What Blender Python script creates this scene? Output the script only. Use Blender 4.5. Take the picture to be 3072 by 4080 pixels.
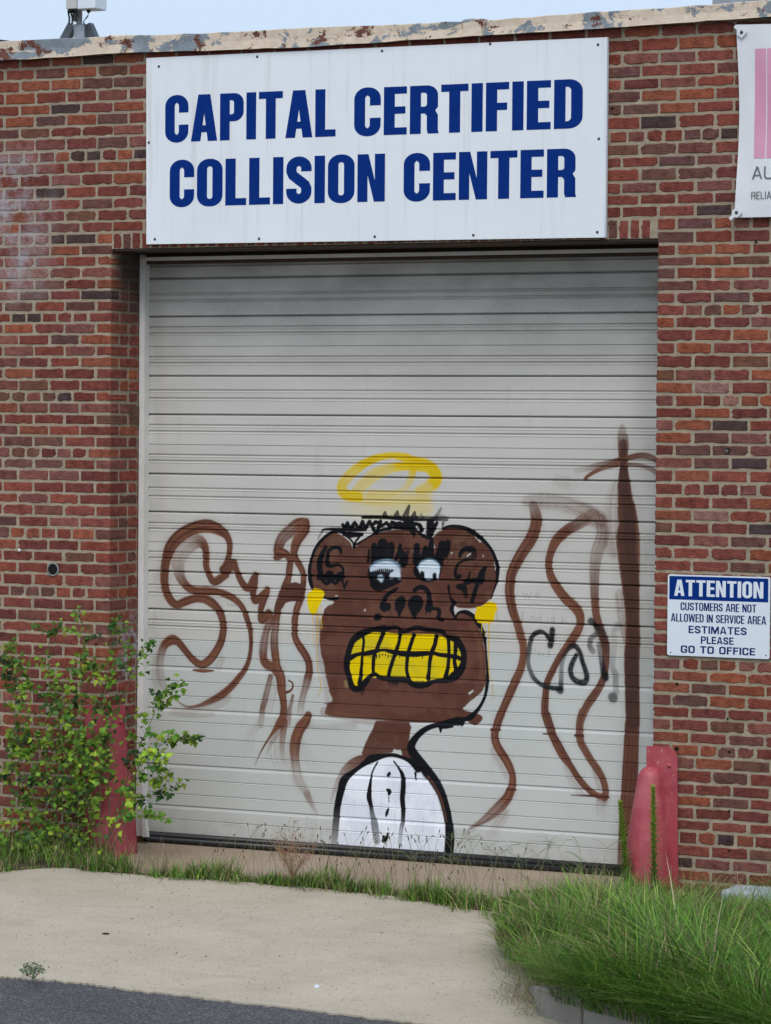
import bpy, math, random
import numpy as np
from mathutils import Matrix, Vector
from mathutils.geometry import tessellate_polygon
for o in list(bpy.data.objects): bpy.data.objects.remove(o)
S = bpy.context.scene
COL = S.collection
R = random.Random(7)
RN = np.random.RandomState(5)

# ------------------------------------------------------------ camera
F, YAW, PIT, ROL = 12647.05, 0.44518, -0.02689, 0.00798      # focal length in photo pixels, angles
CX, CY, CZ = 9.4792, -16.1154, 2.5098
r_ = np.array([math.cos(YAW), math.sin(YAW), 0.])
f_ = np.array([-math.sin(YAW) * math.cos(PIT), math.cos(YAW) * math.cos(PIT), math.sin(PIT)])
u_ = np.cross(r_, f_)
RI = math.cos(ROL) * r_ + math.sin(ROL) * u_
UP = -math.sin(ROL) * r_ + math.cos(ROL) * u_
CP = np.array([CX, CY, CZ])
cam = bpy.data.cameras.new('camera'); camo = bpy.data.objects.new('camera', cam); COL.objects.link(camo)
cam.sensor_fit = 'VERTICAL'; cam.sensor_height = 24; cam.sensor_width = 18
cam.lens = F / 4080 * 24
cam.clip_start = .1; cam.clip_end = 900
camo.matrix_world = Matrix(((RI[0], UP[0], -f_[0], CX), (RI[1], UP[1], -f_[1], CY), (RI[2], UP[2], -f_[2], CZ), (0, 0, 0, 1)))
S.camera = camo
# ------------------------------------------------------------ sky, sun, exposure
SUN_EL, SUN_AZ = 52, 158
w = bpy.data.worlds.new('World'); S.world = w; w.use_nodes = True
nt = w.node_tree; nt.nodes.clear()
sky = nt.nodes.new('ShaderNodeTexSky'); sky.sky_type = 'NISHITA'; sky.sun_disc = False
sky.sun_elevation = math.radians(SUN_EL); sky.sun_rotation = math.radians(SUN_AZ)
sky.air_density = 1.0; sky.dust_density = 4.0; sky.ozone_density = 1.0
hs = nt.nodes.new('ShaderNodeHueSaturation'); hs.inputs['Saturation'].default_value = .62
bg = nt.nodes.new('ShaderNodeBackground'); bg.inputs[1].default_value = .10
wo = nt.nodes.new('ShaderNodeOutputWorld')
mxw = nt.nodes.new('ShaderNodeMix'); mxw.data_type = 'RGBA'; mxw.inputs[0].default_value = .6      # thin high cloud evens the sky out
mxw.inputs[7].default_value = (5.5, 6.9, 8.9, 1)
nt.links.new(sky.outputs[0], hs.inputs['Color']); nt.links.new(hs.outputs[0], mxw.inputs[6]); nt.links.new(mxw.outputs[2], bg.inputs[0]); nt.links.new(bg.outputs[0], wo.inputs[0])
sl = bpy.data.lights.new('sun', 'SUN'); so = bpy.data.objects.new('sun', sl); COL.objects.link(so)
sl.energy = 1.0; sl.angle = math.radians(35); sl.color = (1., .95, .88)
az = math.radians(SUN_AZ); el = math.radians(SUN_EL)
sd = Vector((math.sin(az) * math.cos(el), math.cos(az) * math.cos(el), math.sin(el)))   # towards the sun
so.rotation_euler = sd.to_track_quat('Z', 'Y').to_euler()
S.view_settings.view_transform = 'Standard'; S.view_settings.look = 'None'
S.view_settings.exposure = 0.48; S.view_settings.gamma = 1; S.view_settings.use_curve_mapping = False

# ------------------------------------------------------------ from photo measurements to places
def ray(x, y):
    return f_ + RI * ((x - 1536) / F) - UP * ((y - 2040) / F)
def P(x, y, Y=0.):
    d = ray(x, y); return CP + d * ((Y - CY) / d[1])
def zg(Y): return .035 * (min(Y, .45) - .45)
def G(x, y, dz=0.):
    d = ray(x, y)                                   # ground z = .035*(Y-.45)+dz
    t = (.035 * (CY - .45) + dz - CZ) / (d[2] - .035 * d[1])
    return CP + d * t
def px_of(p):
    d = np.array(p) - CP; z = d @ f_
    return 1536 + F * (d @ RI) / z, 2040 - F * (d @ UP) / z, F / z

# ------------------------------------------------------------ helpers
def tag(o, label=None, cat=None, group=None, kind=None):
    if label: o['label'] = label
    if cat: o['category'] = cat
    if group: o['group'] = group
    if kind: o['kind'] = kind
    return o
def link(o, parent=None):
    COL.objects.link(o)
    if parent is not None:
        o.parent = parent; o.matrix_parent_inverse = Matrix.Translation(parent.location).inverted() if parent.type == 'EMPTY' else Matrix()
    return o
def empty(name, loc):
    o = bpy.data.objects.new(name, None); o.location = loc; o.empty_display_size = .1; COL.objects.link(o); return o
class MB:
    def __init__(s): s.v = []; s.f = []; s.c = []
    def add(s, vs, fs, col=None):
        n = len(s.v); s.v += [tuple(map(float, v)) for v in vs]; s.f += [tuple(i + n for i in f) for f in fs]
        if col is not None: s.c += [col] * len(vs)
    def box(s, x0, x1, y0, y1, z0, z1, col=None):
        s.add([(x0, y0, z0), (x1, y0, z0), (x1, y1, z0), (x0, y1, z0), (x0, y0, z1), (x1, y0, z1), (x1, y1, z1), (x0, y1, z1)],
              [(0, 3, 2, 1), (4, 5, 6, 7), (0, 1, 5, 4), (1, 2, 6, 5), (2, 3, 7, 6), (3, 0, 4, 7)], col)
    def tube(s, pts, rad, n=8, col=None, cap=True):
        pts = [Vector(p) for p in pts]
        if not hasattr(rad, '__len__'): rad = [rad] * len(pts)
        vs = []; fs = []
        for i, p in enumerate(pts):
            d = (pts[min(i + 1, len(pts) - 1)] - pts[max(i - 1, 0)]).normalized()
            a = d.cross(Vector((0, 0, 1)) if abs(d.z) < .9 else Vector((1, 0, 0))).normalized(); b = d.cross(a)
            for k in range(n):
                t = 2 * math.pi * k / n; vs.append(p + (a * math.cos(t) + b * math.sin(t)) * rad[i])
        for i in range(len(pts) - 1):
            for k in range(n):
                fs.append((i * n + k, i * n + (k + 1) % n, (i + 1) * n + (k + 1) % n, (i + 1) * n + k))
        if cap: fs += [tuple(range(n)), tuple(range((len(pts) - 1) * n, len(pts) * n))[::-1]]
        s.add(vs, fs, col)
    def ball(s, c, r, n=10, m=6, sc=(1, 1, 1), col=None):
        vs = []; fs = []
        for i in range(m + 1):
            th = math.pi * i / m
            for k in range(n):
                a = 2 * math.pi * k / n
                vs.append((c[0] + r * sc[0] * math.sin(th) * math.cos(a), c[1] + r * sc[1] * math.sin(th) * math.sin(a), c[2] + r * sc[2] * math.cos(th)))
        for i in range(m):
            for k in range(n): fs.append((i * n + k, i * n + (k + 1) % n, (i + 1) * n + (k + 1) % n, (i + 1) * n + k))
        s.add(vs, fs, col)
    def mesh(s, name, smooth=False):
        me = bpy.data.meshes.new(name); me.from_pydata(s.v, [], s.f); me.validate()
        if s.c:
            a = me.color_attributes.new('tint', 'FLOAT_COLOR', 'POINT')
            a.data.foreach_set('color', np.array([(c[0], c[1], c[2], 1.) for c in s.c], dtype=np.float32).ravel())
        if smooth: me.polygons.foreach_set('use_smooth', [True] * len(me.polygons))
        return me
    def build(s, name, m, parent=None, smooth=False):
        me = s.mesh(name, smooth); me.materials.append(m)
        return link(bpy.data.objects.new(name, me), parent)
def bevel(o, wd, seg=2):
    b = o.modifiers.new('bevel', 'BEVEL'); b.width = wd; b.segments = seg; b.limit_method = 'ANGLE'; return o

# ------------------------------------------------------------ materials
def newmat(name):
    m = bpy.data.materials.new(name); m.use_nodes = True; n = m.node_tree; n.nodes.clear()
    return m, n
class NT:
    def __init__(s, n): s.n = n
    def node(s, t, **kw):
        x = s.n.nodes.new(t)
        for k, v in kw.items(): setattr(x, k, v)
        return x
    def L(s, a, b): s.n.links.new(a, b)
    def coord(s, world=False):
        return s.node('ShaderNodeNewGeometry').outputs['Position'] if world else s.node('ShaderNodeTexCoord').outputs['Object']
    def noise(s, co, scale, detail=6, rough=.6, dist=0., stretch=None):
        if stretch:
            mp = s.node('ShaderNodeMapping'); mp.inputs['Scale'].default_value = stretch; s.L(co, mp.inputs[0]); co = mp.outputs[0]
        x = s.node('ShaderNodeTexNoise'); x.inputs['Scale'].default_value = scale; x.inputs['Detail'].default_value = detail
        x.inputs['Roughness'].default_value = rough; x.inputs['Distortion'].default_value = dist
        s.L(co, x.inputs['Vector']); return x.outputs['Fac']
    def ramp(s, fac, stops, interp='LINEAR'):
        x = s.node('ShaderNodeValToRGB'); x.color_ramp.interpolation = interp; e = x.color_ramp.elements
        while len(e) < len(stops): e.new(.5)
        for i, (p, c) in enumerate(stops):
            e[i].position = p; c = (c, c, c) if not hasattr(c, '__len__') else c; e[i].color = (*c[:3], 1)
        s.L(fac, x.inputs[0]); return x.outputs[0]
    def mix(s, fac, a, b, mode='MIX'):
        x = s.node('ShaderNodeMix', data_type='RGBA', blend_type=mode)
        for sock, v in ((x.inputs[0], fac), (x.inputs[6], a), (x.inputs[7], b)):
            if isinstance(v, bpy.types.NodeSocket): s.L(v, sock)
            elif hasattr(v, '__len__'): sock.default_value = (*v[:3], 1)
            else: sock.default_value = v
        return x.outputs[2]
    def math(s, op, a, b=0., c=0.):
        x = s.node('ShaderNodeMath', operation=op)
        for i, v in enumerate((a, b, c)):
            if isinstance(v, bpy.types.NodeSocket): s.L(v, x.inputs[i])
            else: x.inputs[i].default_value = v
        return x.outputs[0]
    def mr(s, v, a, b, c=0., d=1.):
        x = s.node('ShaderNodeMapRange'); s.L(v, x.inputs[0])
        for i, q in enumerate((a, b, c, d)): x.inputs[i + 1].default_value = q
        return x.outputs[0]
    def bump(s, h, st=.3, dist=.01, prev=None):
        x = s.node('ShaderNodeBump'); x.inputs['Strength'].default_value = st; x.inputs['Distance'].default_value = dist
        s.L(h, x.inputs['Height'])
        if prev is not None: s.L(prev, x.inputs['Normal'])
        return x.outputs[0]
    def out(s, col, rough=.8, normal=None, metal=0., spec=.3, trans=None):
        p = s.node('ShaderNodeBsdfPrincipled')
        for sock, v in (('Base Color', col), ('Roughness', rough), ('Metallic', metal), ('Specular IOR Level', spec)):
            if isinstance(v, bpy.types.NodeSocket): s.L(v, p.inputs[sock])
            elif hasattr(v, '__len__'): p.inputs[sock].default_value = (*v[:3], 1)
            else: p.inputs[sock].default_value = v
        if normal is not None: s.L(normal, p.inputs['Normal'])
        o = s.node('ShaderNodeOutputMaterial')
        if trans:
            t = s.node('ShaderNodeBsdfTranslucent'); s.L(col, t.inputs[0]) if isinstance(col, bpy.types.NodeSocket) else None
            mx = s.node('ShaderNodeMixShader'); mx.inputs[0].default_value = trans
            s.L(p.outputs[0], mx.inputs[1]); s.L(t.outputs[0], mx.inputs[2]); s.L(mx.outputs[0], o.inputs[0])
        else: s.L(p.outputs[0], o.inputs[0])
        return p
def simple(name, c1, c2=None, scale=8., rough=.6, bst=.15, bsc=60., metal=0., spec=.4, lo=.35, hi=.65, world=False):
    m, n = newmat(name); t = NT(n); co = t.coord(world); c2 = c2 or tuple(x * .8 for x in c1)
    col = t.ramp(t.noise(co, scale), [(lo, c1), (hi, c2)])
    nb = t.bump(t.noise(co, bsc, 4), bst, .004) if bst else None
    t.out(col, rough, nb, metal, spec); return m
def tinted(name, rough=.6, trans=None, spec=.3):
    m, n = newmat(name); t = NT(n); a = t.node('ShaderNodeAttribute', attribute_name='tint')
    nz = t.noise(t.coord(True), 25, 3)
    col = t.mix(1., a.outputs['Color'], t.ramp(nz, [(.3, .75), (.7, 1.2)]), 'MULTIPLY')
    t.out(col, rough, None, 0, spec, trans); return m

def brick_mat(name, attr):
    m, n = newmat(name); t = NT(n); co = t.coord(True)
    if attr: base = t.node('ShaderNodeAttribute', attribute_name='tint').outputs['Color']
    else: base = t.node('ShaderNodeObjectInfo').outputs['Color']
    n1 = t.noise(co, 22, 6, .65); n2 = t.noise(co, 90, 5, .7); n3 = t.noise(co, 9, 4, .6, 0., (1, 1, 3))
    c = t.mix(1., base, t.ramp(n1, [(.3, (.6, .56, .58)), (.5, (1, 1, 1)), (.72, (1.35, 1.4, 1.35))]), 'MULTIPLY')
    c = t.mix(t.mr(n2, .56, .74, 0, .6), c, (.05, .028, .025))
    c = t.mix(1., c, t.ramp(t.noise(co, 170, 5, .8), [(.25, .6), (.5, 1.), (.75, 1.45)]), 'MULTIPLY')
    c = t.mix(t.mr(t.noise(co, 45, 5, .75), .66, .8, 0, .55), c, (.34, .27, .22))
    c = t.mix(t.mr(n3, .62, .75, 0, .35), c, (.075, .045, .05))
    c = stains(t, co, c)
    nb = t.bump(n2, .9, .008); nb = t.bump(t.noise(co, 300, 3), .5, .003, nb); nb = t.bump(t.noise(co, 40, 4, .6, .4, (1, 1, 3.)), .7, .010, nb)
    t.out(c, .93, nb, 0, .08); return m
def stains(t, co, c):
    sp = t.node('ShaderNodeSeparateXYZ'); t.L(co, sp.inputs[0])
    X, Y, Z = sp.outputs
    # white salt bloom on the left pier
    m1 = t.math('MULTIPLY', t.mr(X, -.35, -.6), t.math('MULTIPLY', t.mr(Z, 3.15, 3.4), t.mr(Z, 4.2, 4.0)))
    m1 = t.math('MULTIPLY', m1, t.mr(t.noise(co, 7, 6, .7), .42, .62))
    c = t.mix(t.math('MULTIPLY', m1, .8), c, (.42, .40, .43))
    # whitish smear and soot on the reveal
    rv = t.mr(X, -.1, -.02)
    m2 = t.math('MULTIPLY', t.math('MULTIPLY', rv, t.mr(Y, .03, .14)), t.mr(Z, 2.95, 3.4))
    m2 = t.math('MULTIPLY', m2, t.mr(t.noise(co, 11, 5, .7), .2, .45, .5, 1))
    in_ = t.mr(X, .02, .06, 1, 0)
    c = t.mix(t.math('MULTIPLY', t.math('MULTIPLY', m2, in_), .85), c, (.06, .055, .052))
    m3 = t.math('MULTIPLY', t.math('MULTIPLY', rv, in_), t.math('MULTIPLY', t.mr(Y, .05, .15), t.math('MULTIPLY', t.mr(Z, .95, 1.08), t.mr(Z, 1.42, 1.3))))
    m3 = t.math('MULTIPLY', m3, t.mr(t.noise(co, 14, 6, .75), .46, .6))
    return t.mix(t.math('MULTIPLY', m3, .8), c, (.4, .42, .46))
M = {}
M['brick'] = brick_mat('brick_clay', False); M['brick_mass'] = brick_mat('brick_clay_mass', True)
def mortar():
    m, n = newmat('mortar'); t = NT(n); co = t.coord(True)
    c = t.ramp(t.noise(co, 12, 6, .7), [(.3, (.26, .215, .155)), (.55, (.37, .31, .225)), (.75, (.47, .40, .30))])
    c = t.mix(t.mr(t.noise(co, 60, 5, .8), .62, .75, 0, .6), c, (.15, .125, .10))
    c = stains(t, co, c)
    nb = t.bump(t.noise(co, 70, 6, .75), .9, .008)
    t.out(c, .95, nb, 0, .1); return m
M['mortar'] = mortar()
def coping_mat():
    m, n = newmat('peeling_paint'); t = NT(n); co = t.coord(True)
    a = t.noise(co, 4.4, 10, .70, .5, (1, 1, 1.6)); b = t.noise(co, 8, 9, .72, .3, (1, 1, 1.3)); d = t.noise(co, 2.1, 4, .6)
    cream = t.ramp(t.noise(co, 30, 4), [(.3, (.55, .45, .34)), (.7, (.66, .56, .44))])
    grey = t.ramp(t.noise(co, 14, 5), [(.3, (.14, .17, .19)), (.7, (.25, .29, .32))])
    rust = t.ramp(t.noise(co, 50, 5), [(.3, (.06, .022, .015)), (.7, (.19, .06, .03))])
    sp = t.node('ShaderNodeSeparateXYZ'); t.L(co, sp.inputs[0])
    left = t.mr(sp.outputs[0], 2.6, -.6, -0.012, .045)
    hi = t.math('ADD', a, left)
    k1 = t.ramp(hi, [(.545, 0.), (.553, 1.)])
    k2 = t.ramp(t.math('ADD', b, t.math('MULTIPLY', left, .6)), [(.565, 0.), (.575, 1.)])
    c = t.mix(k2, t.mix(k1, cream, grey), rust)
    rb = t.ramp(t.noise(co, 40, 6, .7, 0, (1, 1, .15)), [(.62, 0.), (.72, .6)])
    c = t.mix(rb, c, (.26, .12, .06))
    nb = t.bump(k1, .5, .002); nb = t.bump(t.noise(co, 5, 3), .3, .02, nb)
    t.out(c, .6, nb, 0, .35); return m
M['coping'] = coping_mat()
M['steel_dark'] = simple('lintel_steel', (.035, .026, .02), (.07, .035, .02), 20, .7)
M['frame_paint'] = simple('frame_paint', (.62, .62, .59), (.72, .72, .70), 6, .55, .2, 80)
M['rubber'] = simple('black_rubber', (.012, .012, .013), (.02, .02, .022), 30, .35, .1, 60, 0, .5)
M['sign_white'] = simple('sign_white', (.70, .76, .82), (.66, .72, .79), 3, .35, .03, 20, 0, .5)
M['blue'] = simple('sign_blue', (.0008, .024, .175), (.001, .029, .20), 30, .6, 0, 1, 0, .08)
M['blue_dark'] = simple('print_navy', (.006, .018, .115), (.008, .022, .135), 30, .5, 0, 1, 0, .15)
M['galv'] = simple('galvanised', (.42, .44, .46), (.3, .32, .34), 14, .4, .1, 50, .7)
M['grey_box'] = simple('grey_box', (.5, .5, .47), (.58, .58, .57), 10, .5, .05)
M['dark_steel'] = simple('dark_steel', (.09, .105, .115), (.15, .165, .175), 14, .5, .1, 50, .4)
M['screw'] = simple('screw_head', (.05, .055, .06), (.12, .11, .1), 80, .45, 0, 1, .6)
M['black'] = simple('black_plastic', (.014, .015, .017), None, 8, .5)
def red_mat():
    m, n = newmat('red_paint'); t = NT(n); co = t.coord(True)
    c = t.ramp(t.noise(co, 6, 5), [(.3, (.33, .045, .062)), (.7, (.42, .078, .092))])
    c = t.mix(t.mr(t.noise(co, 35, 5, .7), .62, .67, 0, .75), c, (.52, .25, .24))
    c = t.mix(t.mr(t.noise(co, 17, 5, .7), .63, .70, 0, .6), c, (.15, .035, .045))
    c = t.mix(t.mr(t.noise(co, 28, 6, .7, 0, (1, 1, .25)), .67, .70, 0, .8), c, (.10, .05, .035))
    c = t.mix(t.mr(t.noise(co, 3, 5, .7), .5, .7, 0, .3), c, (.5, .2, .21))
    nb = t.bump(t.noise(co, 14, 4), .35, .012); nb = t.bump(t.noise(co, 90, 3), .12, .003, nb)
    t.out(c, .5, nb, 0, .4); return m
M['red'] = red_mat()
def conc(name, a, b, pit=.5, sp=(.2, .17, .14)):
    m, n = newmat(name); t = NT(n); co = t.coord(True)
    c = t.ramp(t.noise(co, 1.3, 7, .65), [(.3, a), (.7, b)])
    c = t.mix(1., c, t.ramp(t.noise(co, 120, 4, .7), [(.3, .8), (.7, 1.12)]), 'MULTIPLY')
    c = t.mix(t.mr(t.noise(co, 2.3, 5, .6, 0, (1, 2.5, 1)), .55, .75, 0, .35), c, tuple(x * .68 for x in a))
    v = t.node('ShaderNodeTexVoronoi'); v.inputs['Scale'].default_value = 26; t.L(co, v.inputs['Vector'])
    vk = t.mr(v.outputs['Distance'], .22, .13); vs = t.node('ShaderNodeSeparateColor'); t.L(v.outputs['Color'], vs.inputs[0])
    pk = t.math('MULTIPLY', vk, t.mr(vs.outputs[0], .55, .6))
    c = t.mix(t.math('MULTIPLY', pk, pit), c, sp)
    w2 = t.node('ShaderNodeTexVoronoi'); w2.inputs['Scale'].default_value = 62; t.L(co, w2.inputs['Vector']); w3 = t.node('ShaderNodeSeparateColor'); t.L(w2.outputs['Color'], w3.inputs[0])
    pq = t.math('MULTIPLY', t.mr(w2.outputs['Distance'], .30, .18), t.mr(w3.outputs[1], .72, .76)); c = t.mix(t.math('MULTIPLY', pq, pit * .7), c, sp)
    pr = t.math('MULTIPLY', t.mr(w2.outputs['Distance'], .30, .18), t.mr(w3.outputs[2], .85, .88)); c = t.mix(t.math('MULTIPLY', pr, pit * .6), c, tuple(min(x * 1.5, .6) for x in b))
    c = t.mix(t.mr(t.noise(co, .9, 6, .7, .5), .52, .68, 0, .3), c, tuple(x * .72 for x in a))
    nb = t.bump(t.noise(co, 160, 4, .8), .5, .005); nb = t.bump(pk, -.5, .004, nb)
    t.out(c, .9, nb, 0, .2); return m
M['drive'] = conc('driveway_concrete', (.42, .365, .285), (.53, .47, .375), .8)
M['sill'] = conc('threshold_concrete', (.33, .25, .185), (.40, .315, .245), .3)
M['kerb'] = conc('kerb_concrete', (.23, .21, .18), (.34, .32, .28), .5)
def asphalt():
    m, n = newmat('asphalt'); t = NT(n); co = t.coord(True)
    c = t.ramp(t.noise(co, 1.5, 6), [(.3, (.066, .067, .070)), (.7, (.098, .098, .10))])
    v = t.node('ShaderNodeTexVoronoi'); v.inputs['Scale'].default_value = 150; t.L(co, v.inputs['Vector'])
    vs = t.node('ShaderNodeSeparateColor'); t.L(v.outputs['Color'], vs.inputs[0])
    c = t.mix(1., c, t.ramp(vs.outputs[0], [(0, .5), (.7, 1.), (1, 2.5)]), 'MULTIPLY')
    nb = t.bump(v.outputs['Distance'], .7, .006)
    t.out(c, .85, nb, 0, .3); return m
M['asphalt'] = asphalt()
M['soil'] = simple('soil', (.07, .052, .035), (.13, .10, .07), 12, .95, .8, 60, 0, .1, world=True)
M['leaf'] = tinted('leaf', .5, .3); M['blade'] = tinted('grass_blade', .55, .3); M['dry'] = tinted('dry_stalk', .8)
M['stem'] = simple('plant_stem', (.16, .13, .07), (.1, .12, .05), 20, .8)
M['roof'] = simple('roof_membrane', (.08, .08, .085), (.12, .12, .12), 3, .9)
M['banner'] = simple('vinyl_banner', (.72, .74, .76), (.66, .68, .71), 3, .45, 0)
M['pink'] = simple('banner_pink', (.62, .27, .40), (.66, .34, .46), 2, .45, 0)
M['grey_print'] = simple('banner_grey_print', (.13, .14, .15), None, 10, .5, 0)
M['stone'] = simple('pale_stone', (.42, .47, .52), (.33, .37, .42), 12, .8, .4, 30)
M['rust'] = simple('rusty_plate', (.07, .035, .022), (.13, .065, .035), 40, .8, .4, 90)
M['pipe'] = simple('old_pipe', (.16, .17, .16), (.3, .3, .28), 30, .6, .3, 60)
M['hole'] = simple('dark_hole', (.004, .004, .004), None, 5, 1., 0)

# ------------------------------------------------------------ the setting: ground
def sheet(name, poly, mat, dz=0., kind='structure', sub=None):
    vs = [(p[0], p[1], zg(p[1]) + dz) for p in poly]
    tr = tessellate_polygon([[Vector((v[0], v[1], 0)) for v in vs]])
    me = bpy.data.meshes.new(name); me.from_pydata(vs, [], [tuple(t) for t in tr]); me.materials.append(mat)
    o = link(bpy.data.objects.new(name, me)); o['kind'] = kind
    for p in me.polygons:
        if p.normal.z < 0: p.flip()
    return o
mb = MB(); mb.add([(-300, -3.3, -.22), (300, -3.3, -.22), (300, 300, -.22), (-300, 300, -.22), (-300, -300, -.22), (300, -300, -.22)], [(0, 1, 2, 3), (4, 5, 1, 0)])
mb.build('ground', M['soil'])['kind'] = 'structure'
edge_px = [(-900, 3800), (-300, 3862), (0, 3890), (240, 3906), (560, 3946), (1000, 3996), (1500, 4056), (1900, 4104), (2300, 4160), (3400, 4320)]
edge = []
for a, b in zip(edge_px, edge_px[1:]):
    for i in range(24):
        s = i / 24; edge.append(G(a[0] + (b[0] - a[0]) * s, a[1] + (b[1] - a[1]) * s + R.uniform(-3.2, 3.2)))
# road: slopes gently from the driveway's edge
rd = MB(); vs = []; fs = []
edge = [np.array([-14, edge[0][1] + .4, 0])] + edge + [np.array([14, edge[-1][1] - .1, 0])]
for i, e in enumerate(edge):
    for j, q in enumerate((-.25, .35, 3., 12., 80.)):
        vs.append((e[0], e[1] - q if j else e[1] + .25, zg(e[1]) - .007 - (.012 * max(q, 0) if q < 13 else .16)))
for i in range(len(edge) - 1):
    for j in range(4): fs.append((i * 5 + j, i * 5 + j + 1, (i + 1) * 5 + j + 1, (i + 1) * 5 + j))
rd.add(vs, fs); ro = rd.build('road', M['asphalt']); ro['kind'] = 'structure'
el_, er_ = edge[0], edge[-1]
far_x = [-9, -.24, -.05, .6, 1.54, 2.13, 2.93, 3.3, 12]; far_y = [-.8, -.8, -.52, -.57, -.52, -.60, -.84, -.9, -.9]
mb = MB(); ne = len(edge); ring = [(e[0], e[1]) for e in edge]
ring = [(-9, ring[0][1])] + ring + [(12, ring[-1][1])]
top_ = []
for q in range(150):
    x = 12 - 21 * q / 149 if False else 12 + (-9 - 12) * q / 149
    top_.append((x, float(np.interp(x, far_x, far_y)) + R.gauss(0, .008)))
loop = ring + top_
tri_ = tessellate_polygon([[Vector((p[0], p[1], 0)) for p in loop]])
mb.add([(p[0], p[1], zg(p[1])) for p in loop] + [(p[0], p[1] + .002, zg(p[1]) - .03) for p in ring], [tuple(t) for t in tri_] + [(i, i + 1, len(loop) + i + 1, len(loop) + i) for i in range(len(ring) - 1)])
dv = mb.build('driveway', M['drive']); dv['kind'] = 'structure'
for p in dv.data.polygons:
    if p.normal.z < -.5: p.flip()
mb = MB(); mb.box(-.02, 3.42, -.47, .62, -.12, .002); tr = mb.build('threshold', M['sill']); tr['kind'] = 'structure'
tm = tr.data
for v in tm.vertices:
    if v.co.z > 0: v.co.z = zg(v.co.y) + .018
sheet('verge', [(-9, -.95), (3.5, -.95), (3.5, .01), (-9, .01)], M['soil'], -.005)
BZ = .10
bed = [G(2075, 3640)[:2], G(2050, 3780)[:2], G(2080, 3900)[:2], G(2150, 4040)[:2]]
cx0, cy0 = bed[-1]
bed_poly = [(3.43, -.02)] + [(3.43, -.7)] + [(bed[0][0] + .05, bed[0][1]), (bed[1][0] + .06, bed[1][1]), (bed[2][0] + .07, bed[2][1]), (cx0 + .12, cy0 + .14)] + [(G(2700, 4205)[0], G(2700, 4205)[1] + .12), (G(3500, 4430)[0], G(3500, 4430)[1] + .12), (8, -.02)]
mb = MB(); vs = [(p[0], p[1], zg(p[1]) + (.02 if i < 4 else BZ if 4 <= i < 8 else .02)) for i, p in enumerate(bed_poly)]
trs = tessellate_polygon([[Vector((v[0], v[1], 0)) for v in vs]])
mb.add(vs, [tuple(t) for t in trs]); vb = mb.build('planting_bed', M['soil']); vb['kind'] = 'structure'
# kerb round the bed
kb = empty('kerb', (cx0, cy0, zg(cy0))); tag(kb, 'cracked grey concrete kerb at the corner of the grassy bed', 'kerb', kind='thing')
kp = [(G(2105, 3950)), (G(2145, 4047)), G(2316, 4096), G(2700, 4205), G(3500, 4430)]
for i, (a, b) in enumerate(zip(kp, kp[1:])):
    a = np.array(a[:2]); b = np.array(b[:2]); d = (b - a) / np.linalg.norm(b - a); n = np.array([-d[1], d[0]])
    a2 = a + d * .006; b2 = b - d * .006; mb = MB()
    base = [a2, b2, b2 + n * .15, a2 + n * .15]
    h = [BZ + .035 + R.uniform(-.006, .006)] * 4
    if i == 0: h = [.03, BZ + .03, BZ + .03, .03]
    mb.add([(*q, zg(q[1]) - .08) for q in base] + [(*q, zg(q[1]) + hh) for q, hh in zip(base, h)],
           [(0, 3, 2, 1), (4, 5, 6, 7), (0, 1, 5, 4), (1, 2, 6, 5), (2, 3, 7, 6), (3, 0, 4, 7)])
    bevel(mb.build('kerb_stone', M['kerb'], kb), .012, 2)

# ------------------------------------------------------------ the building
bld = empty('brick_building', (1.7, .3, 0))
tag(bld, 'single storey red brick garage building with a peeling metal roof edge', 'building', kind='thing')
XL, XR = -1.9, 5.1
OP = 3.403
S_ = .2127
Lk = {-15: 218, -14: 261.6, -13: 308.5, -12: 357, -11: 407.5, -10: 452.5, -9: 501, -8: 546, -7: 598, -6: 645, -5: 692, -4: 742, -3: 791, -2: 838, -1: 885}
for i, y in enumerate([931, 978, 1022, 1066, 1114, 1158, 1201, 1247, 1290, 1335, 1380, 1426, 1470.5, 1517, 1565, 1608.5, 1655, 1700, 1744, 1790, 1834.5, 1879, 1927, 1974, 2019, 2067, 2112, 2160, 2206, 2252, 2299, 2348.5, 2395, 2443, 2491, 2538, 2584, 2632, 2680, 2726, 2776]): Lk[i] = y
for k in range(41, 56): Lk[k] = 2776 + 47.4 * (k - 40)
Rk = {}
for i, y in enumerate([872, 925, 978.5, 1026, 1069.5, 1121, 1169, 1217, 1267, 1315, 1368, 1419, 1474, 1525, 1577, 1626.6, 1674, 1724, 1774, 1823, 1874, 1927, 1980, 2032.6, 2082, 2132, 2182, 2233.5, 2282, 2329.6, 2376.6, 2425.7, 2475.5, 2524.6, 2571, 2623, 2672, 2719, 2766.5, 2817, 2864, 2916, 2964, 3014, 3065, 3119, 3167, 3213, 3263, 3309, 3362, 3412]): Rk[i] = y
for k in range(52, 56): Rk[k] = 3412 + 49.3 * (k - 51)
Rup = {-1: 827, -2: 780, -3: 732, -4: 678, -5: 631, -6: 579, -7: 527, -8: 470, -9: 420, -10: 368, -11: 321, -12: 269, -13: 219, -14: 162.5, -15: 112}
ZL = {k: P(440 if k >= 0 else 470, y)[2] for k, y in Lk.items()}
ZR = {k: P(2630, y)[2] for k, y in Rk.items()}
for k, y in Rup.items(): ZR[k] = P(2437, y)[2]
for Z in (ZL, ZR):
    Z[-16] = Z[-15] + .068
def zt(k, X):
    a = min(max(X / OP, 0), 1); return ZL[k] * (1 - a) + ZR[k] * a
HL = {-7, 0, 7, 14, 19, 26, 31, 38, 45, 52}; HR = {-7, 0, 7, 14, 21, 28, 35, 42, 49}
Z_LINT = 3.538
Z_TOP = 4.66
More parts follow.
